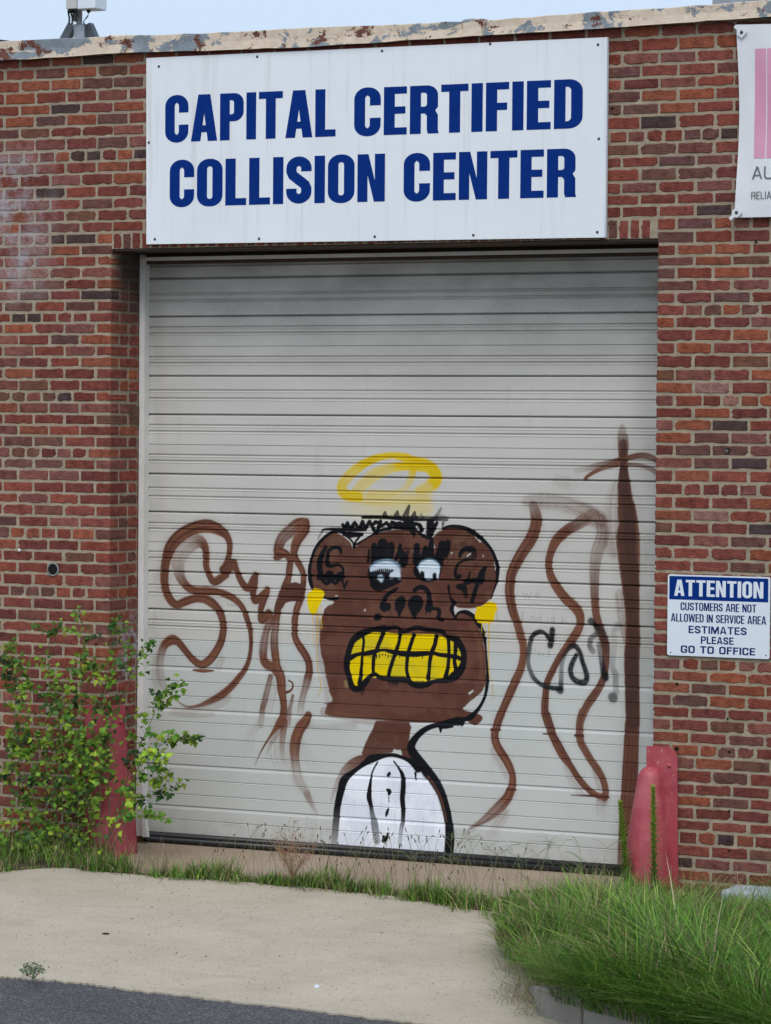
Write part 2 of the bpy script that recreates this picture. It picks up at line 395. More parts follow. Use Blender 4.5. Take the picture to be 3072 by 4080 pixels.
# colours of the clay (linear)
PAL = dict(r=(.225, .066, .048), r2=(.185, .056, .044), o=(.275, .086, .050), p=(.150, .070, .060), d=(.078, .050, .047), b=(.165, .078, .053), l=(.28, .145, .12), k=(.215, .084, .068))
SPOTS = '''400,238,d 261,436,d 189,295,p 391,334,p 517,327,p 319,622,d 560,615,d 184,487,p 440,476,p 130,535,b 435,572,p 200,770,d 382,810,p 320,858,b 265,952,d 77,1265,d 133,1178,p 400,1175,d 258,1582,d 198,1582,b 71,1582,b 83,1805,b 69,2359,p 138,2170,r2
2645,481,d 2802,523,p 2880,519,d 2928,518,d 2494,287,p 2486,386,p 2483,599,b 2632,588,b 2718,636,p 2785,683,p 2636,690,b 2771,161,o 2793,365,o 2636,375,o 2854,836,d 2732,886,p 2844,885,o 2694,948,p 2769,991,o 3000,1030,b 2923,1083,o 2692,1140,p 2845,1234,b 3004,1232,p 2990,1334,o 2922,1183,p
2649,1494,b 2684,1546,o 2988,1433,b 2836,1542,l 2921,1592,l 3003,1596,o 2833,1645,o 2915,1695,d 2680,1742,o 2831,1743,p 2761,1793,p 2919,1795,p 2826,1844,p 2981,1845,d 2753,1893,o 2639,2100,b 3030,2105,d 2824,2051,l 2970,2256,p 2675,2051,o 2823,2649,b 2820,2746,p 2744,2790,p 2670,2739,o 2895,2901,b 2760,2992,o 2833,3000,o 2908,3003,b 2838,3052,o 2770,3196,o 2883,3352,d 2915,3204,p 2700,3450,d
62,300,r 2400,3300,r 130,390,o 240,450,o 110,430,o 150,700,o 420,1050,o 2800,480,r2 430,1290,o 420,1360,o 250,1400,r 150,1480,r2 90,1210,p 60,1070,l 110,1100,l'''.split()
SPOTS = [(float(a), float(b), c) for a, b, c in (s.split(',') for s in SPOTS)]
bricks = []     # (cx, cy, cz, w, h, d, rot, kind)
def add_brick(x0, x1, k, d=.092, X=None, y0=0., rot=0, z0=None, z1=None):
    g = .0090
    xm = (x0 + x1) / 2 if X is None else X
    zt1 = (zt(k, xm) if z1 is None else z1); zb = (zt(k + 1, xm) + .0152 if z0 is None else z0)
    jl, jr = R.uniform(-.004, .002), R.uniform(-.002, .004)
    if x0 in (0., OP) or abs(x0 - OP) < 1e-6: x0e = x0 - (g if x0 == OP else 0)
    a = x0 + g + jl; b = x1 - g + jr
    if rot == 0:
        if abs(x1) < 1e-4: b = x1 - R.uniform(0, .002)
        if abs(x0 - OP) < 1e-4: a = x0 + R.uniform(0, .003)
        bricks.append(((a + b) / 2, y0 + R.uniform(-.0015, .002), (zb + zt1) / 2, b - a, zt1 - zb - R.uniform(0, .0015), d, 0))
    else:
        bricks.append((X + R.uniform(-.002, .001), (a + b) / 2, (zb + zt1) / 2, b - a, zt1 - zb - R.uniform(0, .0015), d, 1))
def row_joints(k, x0, x1, header, corner):
    # joints measured from the corner outwards; corner = 'L' (piers end at x1) or 'R' (start at x0) or None
    if corner is None:
        st = S_ / 2 if header else S_; ph = 0 if (k % 2) else S_ / 2
        if header: ph = 0.03
        j = [x0]; n = math.ceil((x0 - ph) / st + .25)
        while ph + n * st < x1 - .04: j.append(ph + n * st); n += 1
        return j + [x1]
    L = x1 - x0; j = [0.]
    if header:
        j += [S_ * .75] if k % 2 else ([S_ / 2, S_ * 1.5] if k == 0 else [S_ / 2, S_ * 1.25])
        st = S_ / 2
    else:
        j += [S_] if k % 2 else [S_ / 2]; st = S_
        if corner == 'R' and k >= 43: j = [0., .035, .245] if k % 2 else [0., .13, .34]
    while j[-1] + st < L - .03: j.append(j[-1] + st)
    j.append(L)
    return [x0 + q for q in j] if corner == 'R' else [x1 - q for q in j][::-1]
KB = 54
for k in range(-16, 0):
    if zt(k, 1.) < 4.2 or True:
        js = row_joints(k, XL, XR, k in HL, None)
        for a, b in zip(js, js[1:]): add_brick(a, b, k)
for k in range(0, KB):
    zb = zt(k, 0)
    js = row_joints(k, XL, 0., k in HL, 'L')
    for a, b in zip(js, js[1:]):
        corner = b == js[-1]
        add_brick(a, b, k, .19 if (corner and b - a < .12) else .092)
    js = row_joints(k, OP, XR, k in HR, 'R')
    for i, (a, b) in enumerate(zip(js, js[1:])): add_brick(a, b, k, .19 if (i == 0 and b - a < .12) else .092)
    # the left reveal behind the corner brick
    cw = js[1] - js[0]
    if k >= 1:
        y = [.2127, .319, .43] if (k % 2 == 0) else [.1064, .319, .43]
        if R.random() < .2: y = [y[0], y[0] + .1064, .43]
        for a, b in zip(y, y[1:]): add_brick(a, b, k, .08, X=0., rot=1)
# soldier course over the opening
xs = .004; SOLD = []
while xs < OP - .05:
    wd = .0628 * R.uniform(.97, 1.05)
    SOLD.append((xs, xs + wd * 1.0 + .0)); xs += wd * 1.0 + 0.
nS = len(SOLD)
for a, b in SOLD:
    zz = zt(0, a)
    bricks.append(((a + b) / 2, R.uniform(-.002, .002), (zz + Z_LINT) / 2 + R.uniform(-.002, .002), .0475, zz - Z_LINT - .004, .09, 2))
def brick_mesh(seed, w, h, d, rough=1.):
    q = random.Random(seed); ring = []
    cr = .0042
    nx = 5 if w > .12 else (3 if w > .05 else 2); nz = 2 if h < .07 else 4
    def side(p, r2, n, nx_, nz_):
        for i in range(n):
            s = (i + .5) / n; j = q.gauss(0, .0019) * rough
            ring.append((p[0] + (r2[0] - p[0]) * s + nx_ * j, p[1] + (r2[1] - p[1]) * s + nz_ * j))
    W, H = w / 2, h / 2
    cs = [(-W, -H), (W, -H), (W, H), (-W, H)]
    cut = [cr * q.uniform(.5, 1.6) * rough + (.012 if q.random() < .07 * rough else 0) for _ in range(4)]
    for i in range(4):
        a, b = cs[i], cs[(i + 1) % 4]; L = math.hypot(b[0] - a[0], b[1] - a[1]); u = ((b[0] - a[0]) / L, (b[1] - a[1]) / L)
        c1, c2 = min(cut[i], L * .3), min(cut[(i + 1) % 4], L * .3)
        ring.append((a[0] + u[0] * c1, a[1] + u[1] * c1))
        side((a[0] + u[0] * c1, a[1] + u[1] * c1), (b[0] - u[0] * c2, b[1] - u[1] * c2), nx if i % 2 == 0 else nz, u[1], -u[0])
        ring.append((b[0] - u[0] * c2, b[1] - u[1] * c2))
    n = len(ring); vs = []
    ins = .0032
    for x, z in ring:
        vs.append((x * (1 - ins / W), q.uniform(-.001, .0012), z * (1 - ins / H)))
    for x, z in ring: vs.append((x, .0030, z))
    for x, z in ring: vs.append((x, d, z))
    fs = [tuple(range(n))]
    for i in range(n):
        j = (i + 1) % n
        fs.append((i, n + i, n + j, j)); fs.append((n + i, 2 * n + i, 2 * n + j, n + j))
    return vs, fs
VAR = {}
def variant(w, d, typ):
    if typ == 2: key = ('s', .092)
    else:
        c = min((.194, .143, .088), key=lambda q: abs(q - w)); key = (c, .19 if d > .15 else (.08 if d < .085 else .092))
    if key not in VAR:
        nv = 14 if key[0] == .194 else 8; L = []
        for i in range(nv):
            ww, hh = (.0475, .1) if key[0] == 's' else (key[0], .0515)
            L.append((brick_mesh(int(1000 * (key[0] if key[0] != 's' else .5)) + i * 17 + int(key[1] * 100), ww, hh, key[1], R.choice((.7, 1, 1.5))), ww, hh))
        VAR[key] = L
    return key, R.randrange(len(VAR[key]))
MESHES = {}
def brick_colour(x, y, z):
    px, py, _ = px_of((x, y, z))
    best = None
    for a, b, c in SPOTS:
        dd = max(abs(a - px) / 60, abs(b - py) / 19)
        if dd < 1 and (best is None or dd < best[0]): best = (dd, c)
    if best: c = PAL[best[1]]; v = R.uniform(.92, 1.1)
    else:
        c = PAL[R.choices(['r', 'r2', 'o', 'p', 'd', 'b', 'k'], [42, 26, 12, 5, .2, 3, 16])[0]]; v = R.uniform(.82, 1.18)
    # the right pier is a little brighter clay
    s = R.uniform(-.06, .06)
    return (c[0] * v * (1 + s), c[1] * v, c[2] * v * (1 - s))
vis = []
sg = (P(583, 230, -.03), P(2408, 960, -.03))
for i, b in enumerate(bricks):
    x, y, z, w_, h_, d_, t = b
    px, py, sc = px_of((x, y, z)); ok = -30 < px < 3100 and 100 < py < 3560
    if 600 < px < 2400 and py < 965: ok = False
    if px > 2990 and py < 850: ok = False
    if 2690 < px < 3060 and 2310 < py < 2590: ok = False
    if t == 1 or (t == 2 and 590 < px < 2400): ok = ok and t == 1 and py > 1000
    vis.append((ok, w_ * h_ * sc * sc, i))
order = sorted([v for v in vis if v[0]], key=lambda v: -v[1] * (1.6 if px_of(bricks[v[2]][:3])[0] > 2400 else 1))
single = set(v[2] for v in order[:296])
wall = MB()
wall.box(XL, -.007, .0040, .62, -.3, Z_LINT)
wall.box(OP + .007, XR, .0040, .62, -.3, Z_LINT)
wall.box(XL, XR, .0042, .40, Z_LINT + .0, Z_TOP + .05)
wall.box(XL, -.3, .62, 6, -.3, Z_TOP); wall.box(OP + .3, XR, .62, 6, -.3, Z_TOP)
wo_ = wall.build('wall', M['mortar'], bld); wo_['label'] = 'brick wall with wide pale mortar joints'
mass = MB()
for i, (x, y, z, w_, h_, d_, t) in enumerate(bricks):
    key, vi = variant(w_, d_, t); (vs, fs), ww, hh = VAR[key][vi]; c = brick_colour(x, y, z)
    sx, sz = w_ / ww, h_ / hh; fl = R.choice((1,))
    if i in single:
        if (key, vi) not in MESHES:
            mm = MB(); mm.add(vs, fs); me = mm.mesh('brick'); me.materials.append(M['brick']); MESHES[(key, vi)] = me
        o = bpy.data.objects.new('brick', MESHES[(key, vi)]); o.location = (x, y, z); o.scale = (sx, 1, sz)
        if t == 1: o.rotation_euler = (0, 0, math.pi / 2)
        else: o.rotation_euler = (R.gauss(0, .004), R.gauss(0, .006), 0)
        o.color = (*c, 1)
        COL.objects.link(o); o.parent = wo_; o.matrix_parent_inverse = wo_.matrix_basis.inverted() if False else Matrix()
    else:
        if t == 1: vv = [(x - v[1], y + v[0] * sx, z + v[2] * sz) for v in vs]
        else: vv = [(x + v[0] * sx, y + v[1], z + v[2] * sz) for v in vs]
        mass.add(vv, fs, c)
mo = mass.build('brickwork', M['brick_mass'], bld); mo['kind'] = 'stuff'
# wall's parent is at (1.7,.3,0): bricks are children of the wall object whose basis is identity in world
lm = MB(); lm.box(-.10, OP + .10, .012, .36, Z_LINT - .012, Z_LINT - .003); lm.box(-.0, OP, .345, .356, Z_LINT - .075, Z_LINT - .0125)
lm.build('lintel', M['steel_dark'], bld)
hm = MB(); hm.box(.03, OP + .05, .30, .335, Z_LINT - .055, Z_LINT - .035)
hm.build('head_flashing', M['frame_paint'], bld)
rf = MB(); rf.box(XL, XR, .41, 9, Z_TOP - .12, Z_TOP - .06); rf.build('roof', M['roof'], bld)
bk = MB(); bk.box(XL, XR, 6, 6.2, -.3, Z_TOP); bk.build('rear_wall', M['mortar'], bld)
# coping: bent metal with laps
cp = [(-480, 268, 190), (0, 241, 166), (110, 238, 160), (250, 228, 152), (470, 213, 142), (490, 211, 141), (800, 204, 133), (1250, 187, 108), (1536, 168, 98), (1836, 148, 84), (1850, 147, 77), (1915, 144, 76), (1930, 143, 81), (2300, 121, 52), (2700, 93, 27), (3072, 68, -2), (3500, 40, -30), (3900, 10, -60)]
def coping(pts, lap=0.):
    mb = MB(); prof = []; dense = []
    for a, b in zip(pts, pts[1:]):
        n = max(2, int((b[0] - a[0]) / 60))
        for i in range(n): dense.append([a[q] + (b[q] - a[q]) * i / n for q in range(3)])
    dense.append(list(pts[-1])); vs = []
    for x, yb, yt in dense:
        yb += R.uniform(-1.6, 1.6); yt += R.uniform(-2, 2)
        A = P(x, yb, -.045 - lap); B = P(x, yt, -.04 - lap)
        vs += [(A[0], -.012, A[2] + .004), (A[0], -.052 - lap, A[2] + .002), (A[0], -.05 - lap, A[2] + .007), (A[0], -.042 - lap + R.uniform(-.003, .003), (A[2] + B[2]) / 2), (B[0], -.042 - lap, B[2] - .004), (B[0], -.034, B[2] + lap), (B[0], .44, B[2] + .02 + lap), (B[0], .45, B[2] - .1)]
    n = 8; fs = [(i * n + j, (i + 1) * n + j, (i + 1) * n + j + 1, i * n + j + 1) for i in range(len(dense) - 1) for j in range(n - 1)]
    mb.add(vs, fs); return mb
def clip(a, b):
    xs = [p[0] for p in cp]
    f = lambda x: (x, float(np.interp(x, xs, [p[1] for p in cp])), float(np.interp(x, xs, [p[2] for p in cp])))
    return [f(a)] + [p for p in cp if a < p[0] < b] + [f(b)]
for a, b in ((-480, 486), (488, 1878), (1880, 3900)):
    coping(clip(a, b)).build('coping', M['coping'], bld)
coping(clip(1843, 1920), .006).build('coping_lap', M['coping'], bld); coping(clip(430, 502), .005).build('coping_lap', M['coping'], bld)
# small fixtures on the wall
def thing_mesh(mb, name, mat, label, cat, smooth=False, group=None):
    return tag(mb.build(name, mat, None, smooth), label, cat, group, 'thing')
c = P(212, 2268); pe = empty('wall_pipe', (c[0], 0, c[2])); tag(pe, 'round open pipe end set in the bricks of the left pier', 'pipe', kind='thing')
mb = MB(); n = 24; vs = []; fs = []
for rr, yy in ((.040, -.001), (.040, -.006), (.033, -.006), (.033, .05)):
    for k in range(n): t = 2 * math.pi * k / n; vs.append((c[0] + rr * math.cos(t), yy, c[2] + rr * math.sin(t)))
for j in range(3):
    for k in range(n): fs.append((j * n + k, j * n + (k + 1) % n, (j + 1) * n + (k + 1) % n, (j + 1) * n + k))
mb.add(vs, fs); mb.build('rim', M['pipe'], pe)
mb = MB(); mb.add([(c[0] + .0335 * math.cos(2 * math.pi * k / n), -.004, c[2] + .0335 * math.sin(2 * math.pi * k / n)) for k in range(n)], [tuple(range(n))]); mb.build('bore', M['hole'], pe)
c = P(2900, 1795); mb = MB(); mb.tube([(c[0], -.001, c[2]), (c[0], -.004, c[2])], .014, 9); an = mb.build('anchor_hole', M['hole']); tag(an, 'dark broken hole with a grey anchor sleeve in a purple brick', 'hole', kind='thing')
mb = MB(); mb.tube([(c[0] - .003, -.0045, c[2] - .002), (c[0] - .003, -.012, c[2] - .002)], .0085, 10); mb.build('sleeve', M['pipe'], an)
mb = MB(); mb.tube([(c[0] - .003, -.0125, c[2] - .002), (c[0] - .003, -.0135, c[2] - .002)], .0045, 8); mb.build('bore', M['hole'], an)
for (x, y, r, lb) in ((2440, 432, .008, 'dark drilled hole in the red brick right of the long sign'), (2698, 2725, .0075, 'oval hole in the orange brick below the blue and white notice'), (2697, 2983, .012, 'large dark hole just above the right red guard plate'), (2906, 2996, .008, 'small hole in the dark header brick beside the orange ones'), (2899, 2864, .006, 'hole in the mortar joint four courses below the notice'), (2905, 3232, .006, 'round hole in the bed joint level with the dome of the right guard'), (2905, 3389, .006, 'lowest round hole above the dry grass at the right wall'), (3012, 964, .007, 'hole in the joint under the white banner'), (383, 2567, .006, 'dark hole in the brick behind the shrub tips')):
    c = P(x, y); mb = MB(); mb.tube([(c[0], .002, c[2]), (c[0], -.0036, c[2])], [r, r], 9); tag(mb.build('drill_hole', M['hole']), lb, 'hole', kind='thing')
yy = .265; a = P(492, 1620, yy); b = P(531, 1690, yy)
mb = MB(); xx = .0
cpl = P(511, 1655, .25); mb.box(.001, .006, .225, .325, P(511, 1689, .27)[2], P(511, 1620, .27)[2]); rp = mb.build('rusty_plate', M['rust']); tag(rp, 'small rusty brown plate screwed to the side of the doorway', 'plate', kind='thing')
mb = MB(); mb.tube([(.006, .28, cpl[2] - .01), (.009, .28, cpl[2] - .01)], .005, 8); mb.build('screw', M['hole'], rp)
c = P(80, 2190); mb = MB(); mb.box(c[0] - .006, c[0] + .008, -.012, -.002, c[2] - .009, c[2] + .007); thing_mesh(mb, 'wall_clip', M['frame_paint'], 'tiny white clip stuck to the bricks above the round pipe', 'clip')

# ------------------------------------------------------------ garage door
DY = .385
def dz_(y, x=600): return P(x, y, DY)[2]
door = empty('garage_door', (1.7, DY, 0.02)); tag(door, 'pale grey ribbed overhead garage door covered in brown, yellow and black graffiti', 'garage door', kind='thing')
JT = [(965, 'J'), (1003, 'R'), (1038, 'R'), (1062, 'R'), (1108, 'J'), (1174, 'R'), (1201, 'R'), (1260, 'J'), (1307, 'R'), (1331, 'R'), (1381, 'T'), (1425, 'R'), (1449, 'R'), (1496, 'J'), (1557, 'R'), (1589, 'R'), (1649, 'J'), (1695, 'R'), (1720, 'R'), (1770, 'T'), (1813, 'R'), (1837, 'R'), (1885, 'J'), (1945, 'R'), (1978, 'R'), (2036, 'J'), (2085, 'R'), (2108, 'R'), (2158, 'T'), (2200, 'R'), (2224, 'R'), (2272, 'J'), (2332, 'R'), (2363, 'R'), (2423, 'J'), (2471, 'R'), (2494, 'R'), (2543, 'V'), (2608, 'V'), (2650, 'K'), (2708, 'V'), (2766, 'V'), (2817, 'K'), (2868, 'V'), (2930, 'T'), (2996, 'V'), (3038, 'K'), (3097, 'V'), (3156, 'V'), (3202, 'K'), (3257, 'V'), (3313, 'E')]
GX0, GX1, GZ0, GZ1 = 0., 3.5, -.02, 2.62      # graffiti canvas on the door
DX0, DX1 = .028, OP + .06
def seg_profile(a, b, inner, first):
    # list of (y offset, z) from top z=a to bottom z=b
    pr = []
    top_t, bot_t = first, b[1]
    if top_t == 'J': pr += [(.016, a - .005), (.011, a - .0065), (.001, a - .0125), (0, a - .0155)]
    elif top_t == 'K': pr += [(.0065, a - .0015), (.006, a - .006), (.0012, a - .018), (0, a - .021)]
    else: pr += [(.022, a), (0, a)]
    for z, t in inner:
        if t == 'R': pr += [(0, z + .0105), (.0085, z + .006), (.009, z + .002), (-.0022, z - .0075), (-.0008, z - .0105), (0, z - .012)]
        elif t == 'V': pr += [(0, z + .003), (.005, z + .002), (.0052, z - .001), (-.0012, z - .0075), (0, z - .0095)]
        else: pr += [(0, z + .0025), (.006, z + .001), (.006, z - .001), (0, z - .0025)]
    zb = b[0] + (.0035 if b[1] == 'J' else .0015)
    pr += [(0, zb + .002), (.001, zb), (.015 if b[1] == 'J' else .0075, zb), (.015 if b[1] == 'J' else .0075, zb - .0055)]
    return pr
secs = []; cur = None
for y, t in JT:
    if t in 'JKE':
        if cur is not None: secs.append((cur[0], cur[1], dz_(y), t, inner))
        cur = (dz_(y), t); inner = []
    else: inner.append((dz_(y), t))

# graffiti, drawn into a canvas by numbers: strokes in photo measures, carried onto the door's plane
CW, CH = 1600, 1208
RES = CW / (GX1 - GX0)
rgb = np.zeros((CH, CW, 3), np.float32); alp = np.zeros((CH, CW), np.float32)
def noise2(h, w, cell, seed):
    q = np.random.RandomState(seed); out = np.zeros((h, w), np.float32); amp = 1.; tot = 0
    for o in range(3):
        c = max(2, cell >> o); gh, gw = h // c + 3, w // c + 3; g = q.rand(gh, gw).astype(np.float32)
        yy = np.arange(h) / c; xx = np.arange(w) / c; y0 = yy.astype(int); x0 = xx.astype(int)
        fy = (yy - y0)[:, None]; fx = (xx - x0)[None]; fy = fy * fy * (3 - 2 * fy); fx = fx * fx * (3 - 2 * fx)
        v = g[y0][:, x0] * (1 - fy) * (1 - fx) + g[y0 + 1][:, x0] * fy * (1 - fx) + g[y0][:, x0 + 1] * (1 - fy) * fx + g[y0 + 1][:, x0 + 1] * fy * fx
        out += v * amp; tot += amp; amp *= .55
    return out / tot
NZ = noise2(CH, CW, 48, 1); NF = noise2(CH, CW, 10, 2); NS = noise2(CH, CW, 4, 3)
def cv(x, y):
    p = P(x, y, DY); return (p[0] - GX0) * RES, (p[2] - GZ0) * RES
PXS = RES / 640.       # canvas pixels per photo pixel, roughly
def comp(box, a, col):
    y0, y1, x0, x1 = box; a = np.clip(a, 0, 1)
    A = alp[y0:y1, x0:x1]; C = rgb[y0:y1, x0:x1]
    na = a + A * (1 - a); m = na > 1e-5
    cc = (col * a[..., None] + C * (A * (1 - a))[..., None]) / np.maximum(na, 1e-5)[..., None]
    C[m] = cc[m]; alp[y0:y1, x0:x1] = na
def cat(pts, n=9):
    p = np.array(pts, float)
    if len(p) < 3: 
        s = np.linspace(0, 1, 12)[:, None]; return p[0] * (1 - s) + p[-1] * s
    q = np.vstack([2 * p[0] - p[1], p, 2 * p[-1] - p[-2]]); out = []
    for i in range(1, len(q) - 2):
        for t in np.arange(n) / n:
            a, b, c, d = q[i - 1], q[i], q[i + 1], q[i + 2]
            out.append(.5 * ((2 * b) + (-a + c) * t + (2 * a - 5 * b + 4 * c - d) * t * t + (-a + 3 * b - 3 * c + d) * t ** 3))
    out.append(q[-2]); return np.array(out)
def stroke(org, pts, col, col2=None, soft=.25, streak=.5, op=1., spline=True, speck=0., fat=1.08):
    ox, oy, s = org; Q = []
    for p in pts:
        w = p[2] if len(p) > 2 else 12; o = p[3] if len(p) > 3 else 1.
        x, y = cv(ox + p[0] * s, oy + p[1] * s); Q.append((x, y, w * s * RES / px_of(P(ox + p[0] * s, oy + p[1] * s, DY))[2] * fat, o * op))
    Q = cat(Q) if spline else np.array(Q)
    Q[:, 2] = np.maximum(Q[:, 2], .6); Q[:, 3] = np.clip(Q[:, 3], 0, 1)
    mw = Q[:, 2].max() * (1 + soft) + 2
    x0 = max(int(Q[:, 0].min() - mw), 0); x1 = min(int(Q[:, 0].max() + mw) + 1, CW); y0 = max(int(Q[:, 1].min() - mw), 0); y1 = min(int(Q[:, 1].max() + mw) + 1, CH)
    if x1 <= x0 or y1 <= y0: return
    D = np.full((y1 - y0, x1 - x0), 9., np.float32); SG = np.zeros_like(D); OP_ = np.zeros_like(D); T = np.zeros_like(D); arc = 0.
    for a, b in zip(Q, Q[1:]):
        m = max(a[2], b[2]) * (1 + soft) + 1
        u0 = max(int(min(a[0], b[0]) - m), x0); u1 = min(int(max(a[0], b[0]) + m) + 2, x1); v0 = max(int(min(a[1], b[1]) - m), y0); v1 = min(int(max(a[1], b[1]) + m) + 2, y1)
        if u1 <= u0 or v1 <= v0: continue
        gx = np.arange(u0, u1)[None] + .0; gy = np.arange(v0, v1)[:, None] + .0
        dx, dy = b[0] - a[0], b[1] - a[1]; l2 = dx * dx + dy * dy + 1e-9; L = math.sqrt(l2)
        t = np.clip(((gx - a[0]) * dx + (gy - a[1]) * dy) / l2, 0, 1)
        ex = gx - a[0] - t * dx; ey = gy - a[1] - t * dy; w = a[2] + (b[2] - a[2]) * t
        d = np.sqrt(ex * ex + ey * ey) / w; sub = (slice(v0 - y0, v1 - y0), slice(u0 - x0, u1 - x0))
        m_ = d < D[sub]
        D[sub] = np.where(m_, d, D[sub]); SG[sub] = np.where(m_, ((gx - a[0]) * dy - (gy - a[1]) * dx) / L / w, SG[sub])
        OP_[sub] = np.where(m_, a[3] + (b[3] - a[3]) * t, OP_[sub]); T[sub] = np.where(m_, arc + t * L, T[sub]); arc += L
    nf = NF[y0:y1, x0:x1]; nz = NZ[y0:y1, x0:x1]; ns = NS[y0:y1, x0:x1]
    e = np.clip((1 + soft * .5 - D + (nf - .5) * .12 * min(1, soft * 3)) / max(soft, .02), 0, 1); cov = e * e * (3 - 2 * e)
    # streaks that run along the stroke
    si = np.clip(((SG + 1.3) * 24).astype(int), 0, 62); ti = np.clip((T / 60).astype(int), 0, 60)
    tab = noise2(64, 64, 3, int(abs(Q[0, 0] * 7 + Q[0, 1] * 3)) % 9999); sv = tab[ti, si]
    a = cov * OP_ * (1 - speck * np.clip(ns * 2 - .6, 0, 1)) 
    lo = 1 - OP_
    a = a * np.clip(1 - lo * streak * 1.3 * np.clip(sv * 2.2 - .7, 0, 1), 0, 1)
    c2 = np.array(col2 if col2 is not None else col, np.float32); c1 = np.array(col, np.float32)
    k = np.clip((sv - .42) * 3 * streak + (nz - .5) * .8 + .15 + (1 - OP_) * .3, 0, 1)[..., None]
    comp((y0, y1, x0, x1), a, c1 * (1 - k) + c2 * k)
def poly(org, pts, col, col2=None, soft=3., op=1., n=6, jag=2.5):
    ox, oy, s = org; Q = np.array([cv(ox + p[0] * s, oy + p[1] * s) for p in pts])
    if n > 1: Q = cat(np.vstack([Q, Q[:1]]), n)[:-1]
    x0 = max(int(Q[:, 0].min() - 6), 0); x1 = min(int(Q[:, 0].max() + 6), CW); y0 = max(int(Q[:, 1].min() - 6), 0); y1 = min(int(Q[:, 1].max() + 6), CH)
    gx = np.arange(x0, x1)[None] + (NF[y0:y1, x0:x1] - .5) * jag * 2; gy = np.arange(y0, y1)[:, None] + (NZ[y0:y1, x0:x1] - .5) * jag
    ins = np.zeros((y1 - y0, x1 - x0), bool); dm = np.full(ins.shape, 1e9)
    for a, b in zip(Q, np.roll(Q, -1, 0)):
        c = ((a[1] > gy) != (b[1] > gy)); 
        with np.errstate(divide='ignore', invalid='ignore'):
            xi = (b[0] - a[0]) * (gy - a[1]) / (b[1] - a[1] + 1e-12) + a[0]
        ins ^= c & (gx < xi)
        dx, dy = b - a; t = np.clip(((gx - a[0]) * dx + (gy - a[1]) * dy) / (dx * dx + dy * dy + 1e-9), 0, 1)
        dm = np.minimum(dm, (gx - a[0] - t * dx) ** 2 + (gy - a[1] - t * dy) ** 2)
    sdm = np.sqrt(dm) * np.where(ins, 1, -1)
    a = np.clip(sdm / soft + .5, 0, 1) * op
    if col is None: alp[y0:y1, x0:x1] *= (1 - a); return
    c1 = np.array(col, np.float32); c2 = np.array(col2 if col2 is not None else col, np.float32)
    k = np.clip((NZ[y0:y1, x0:x1] - .42) * 4 + (NF[y0:y1, x0:x1] - .5) * .9, 0, 1)[..., None]
    comp((y0, y1, x0, x1), a, c1 * (1 - k) + c2 * k)
BR, BR2 = (.100, .040, .027), (.21, .088, .050)
BRD = (.075, .03, .02)
BK, BK2 = (.006, .006, .008), (.012, .013, .016)
YL, YL2 = (.74, .52, .0), (.80, .60, .004)
WH, WH2 = (.70, .73, .80), (.80, .83, .88)
A_ = (580, 2040, .3001); B_ = (580, 2440, .3001); C_ = (900, 2040, .3001); D_ = (900, 2500, .3617); E_ = (1200, 1980, .3001); F_ = (1600, 1980, .3001); G_ = (1200, 2400, .3001); H_ = (1600, 2400, .3001)
N_ = (1280, 2850, .3601); Y_ = (1300, 1760, .3001); R1 = (2000, 1600, .3902); R2 = (1900, 2000, .3601); R3 = (2100, 2400, .3001); R4 = (1850, 2800, .3902); W_ = (0, 0, 1.)
def tr_(o1, pts, o2=A_):      # bring points of one zoomed view into another
    return [((o1[0] + p[0] * o1[2] - o2[0]) / o2[2], (o1[1] + p[1] * o1[2] - o2[1]) / o2[2], (p[2] if len(p) > 2 else 12) * o1[2] / o2[2], *(p[3:] if len(p) > 3 else ())) for p in pts]
def brown(org, pts, **k):
    stroke(org, [(p[0], p[1], (p[2] if len(p) > 2 else 12) * 1.55, (p[3] if len(p) > 3 else 1.)) for p in pts], BR2, soft=1., streak=.3, op=.16, fat=1.1)
    stroke(org, pts, BR, BR2, **{**dict(soft=.26, streak=.9, fat=1.16), **k})
# the large S, outer then inner band
brown(A_, [(1070, 740, 60), (1100, 590, 38), (1118, 450, 38), (1085, 330, 45), (1000, 250, 60), (830, 185, 78), (640, 215, 75), (450, 320, 78), (320, 480, 72), (262, 680, 58), (245, 880, 55), (265, 1040, 52), (330, 1170, 52), (410, 1230, 50), (520, 1190, 50), (640, 1150, 48), (760, 1150, 50), (870, 1200, 55), (960, 1290, 50), (1010, 1400, 48), (1028, 1550, 46)]
      + tr_(B_, [(1000, 380, 48), (930, 520, 50), (840, 640, 52), (730, 690, 46), (620, 620, 42), (520, 500, 42), (430, 395, 46), (350, 365, 60), (260, 420, 52), (205, 540, 50, .75), (185, 700, 52, .45), (200, 850, 52, .4), (250, 1010, 44, .35)]))
brown(A_, [(1060, 830, 50), (920, 920, 50), (850, 850, 40), (805, 720, 42), (800, 560, 45), (780, 450, 52), (700, 385, 78, .85), (560, 450, 95, .55), (460, 570, 95, .45), (430, 720, 80, .6), (460, 860, 62, .85), (540, 980, 50), (640, 1040, 46), (800, 1050, 50), (960, 1060, 42), (1120, 1120, 42), (1240, 1210, 38), (1310, 1320, 36), (1350, 1440, 36), (1385, 1560, 33)]
      + tr_(B_, [(1395, 330, 28), (1395, 450, 26), (1375, 600, 28), (1330, 730, 32), (1240, 860, 38), (1130, 990, 42), (1000, 1100, 45), (850, 1180, 35, .95), (700, 1240, 20, .9), (560, 1255, 14, .85), (450, 1200, 10, .7), (370, 1130, 8, .5)]))
brown(B_, [(1080, 1130, 50, .4), (950, 1210, 55, .35), (800, 1250, 40, .35), (600, 1290, 40, .3), (380, 1310, 35, .2)], soft=.8)
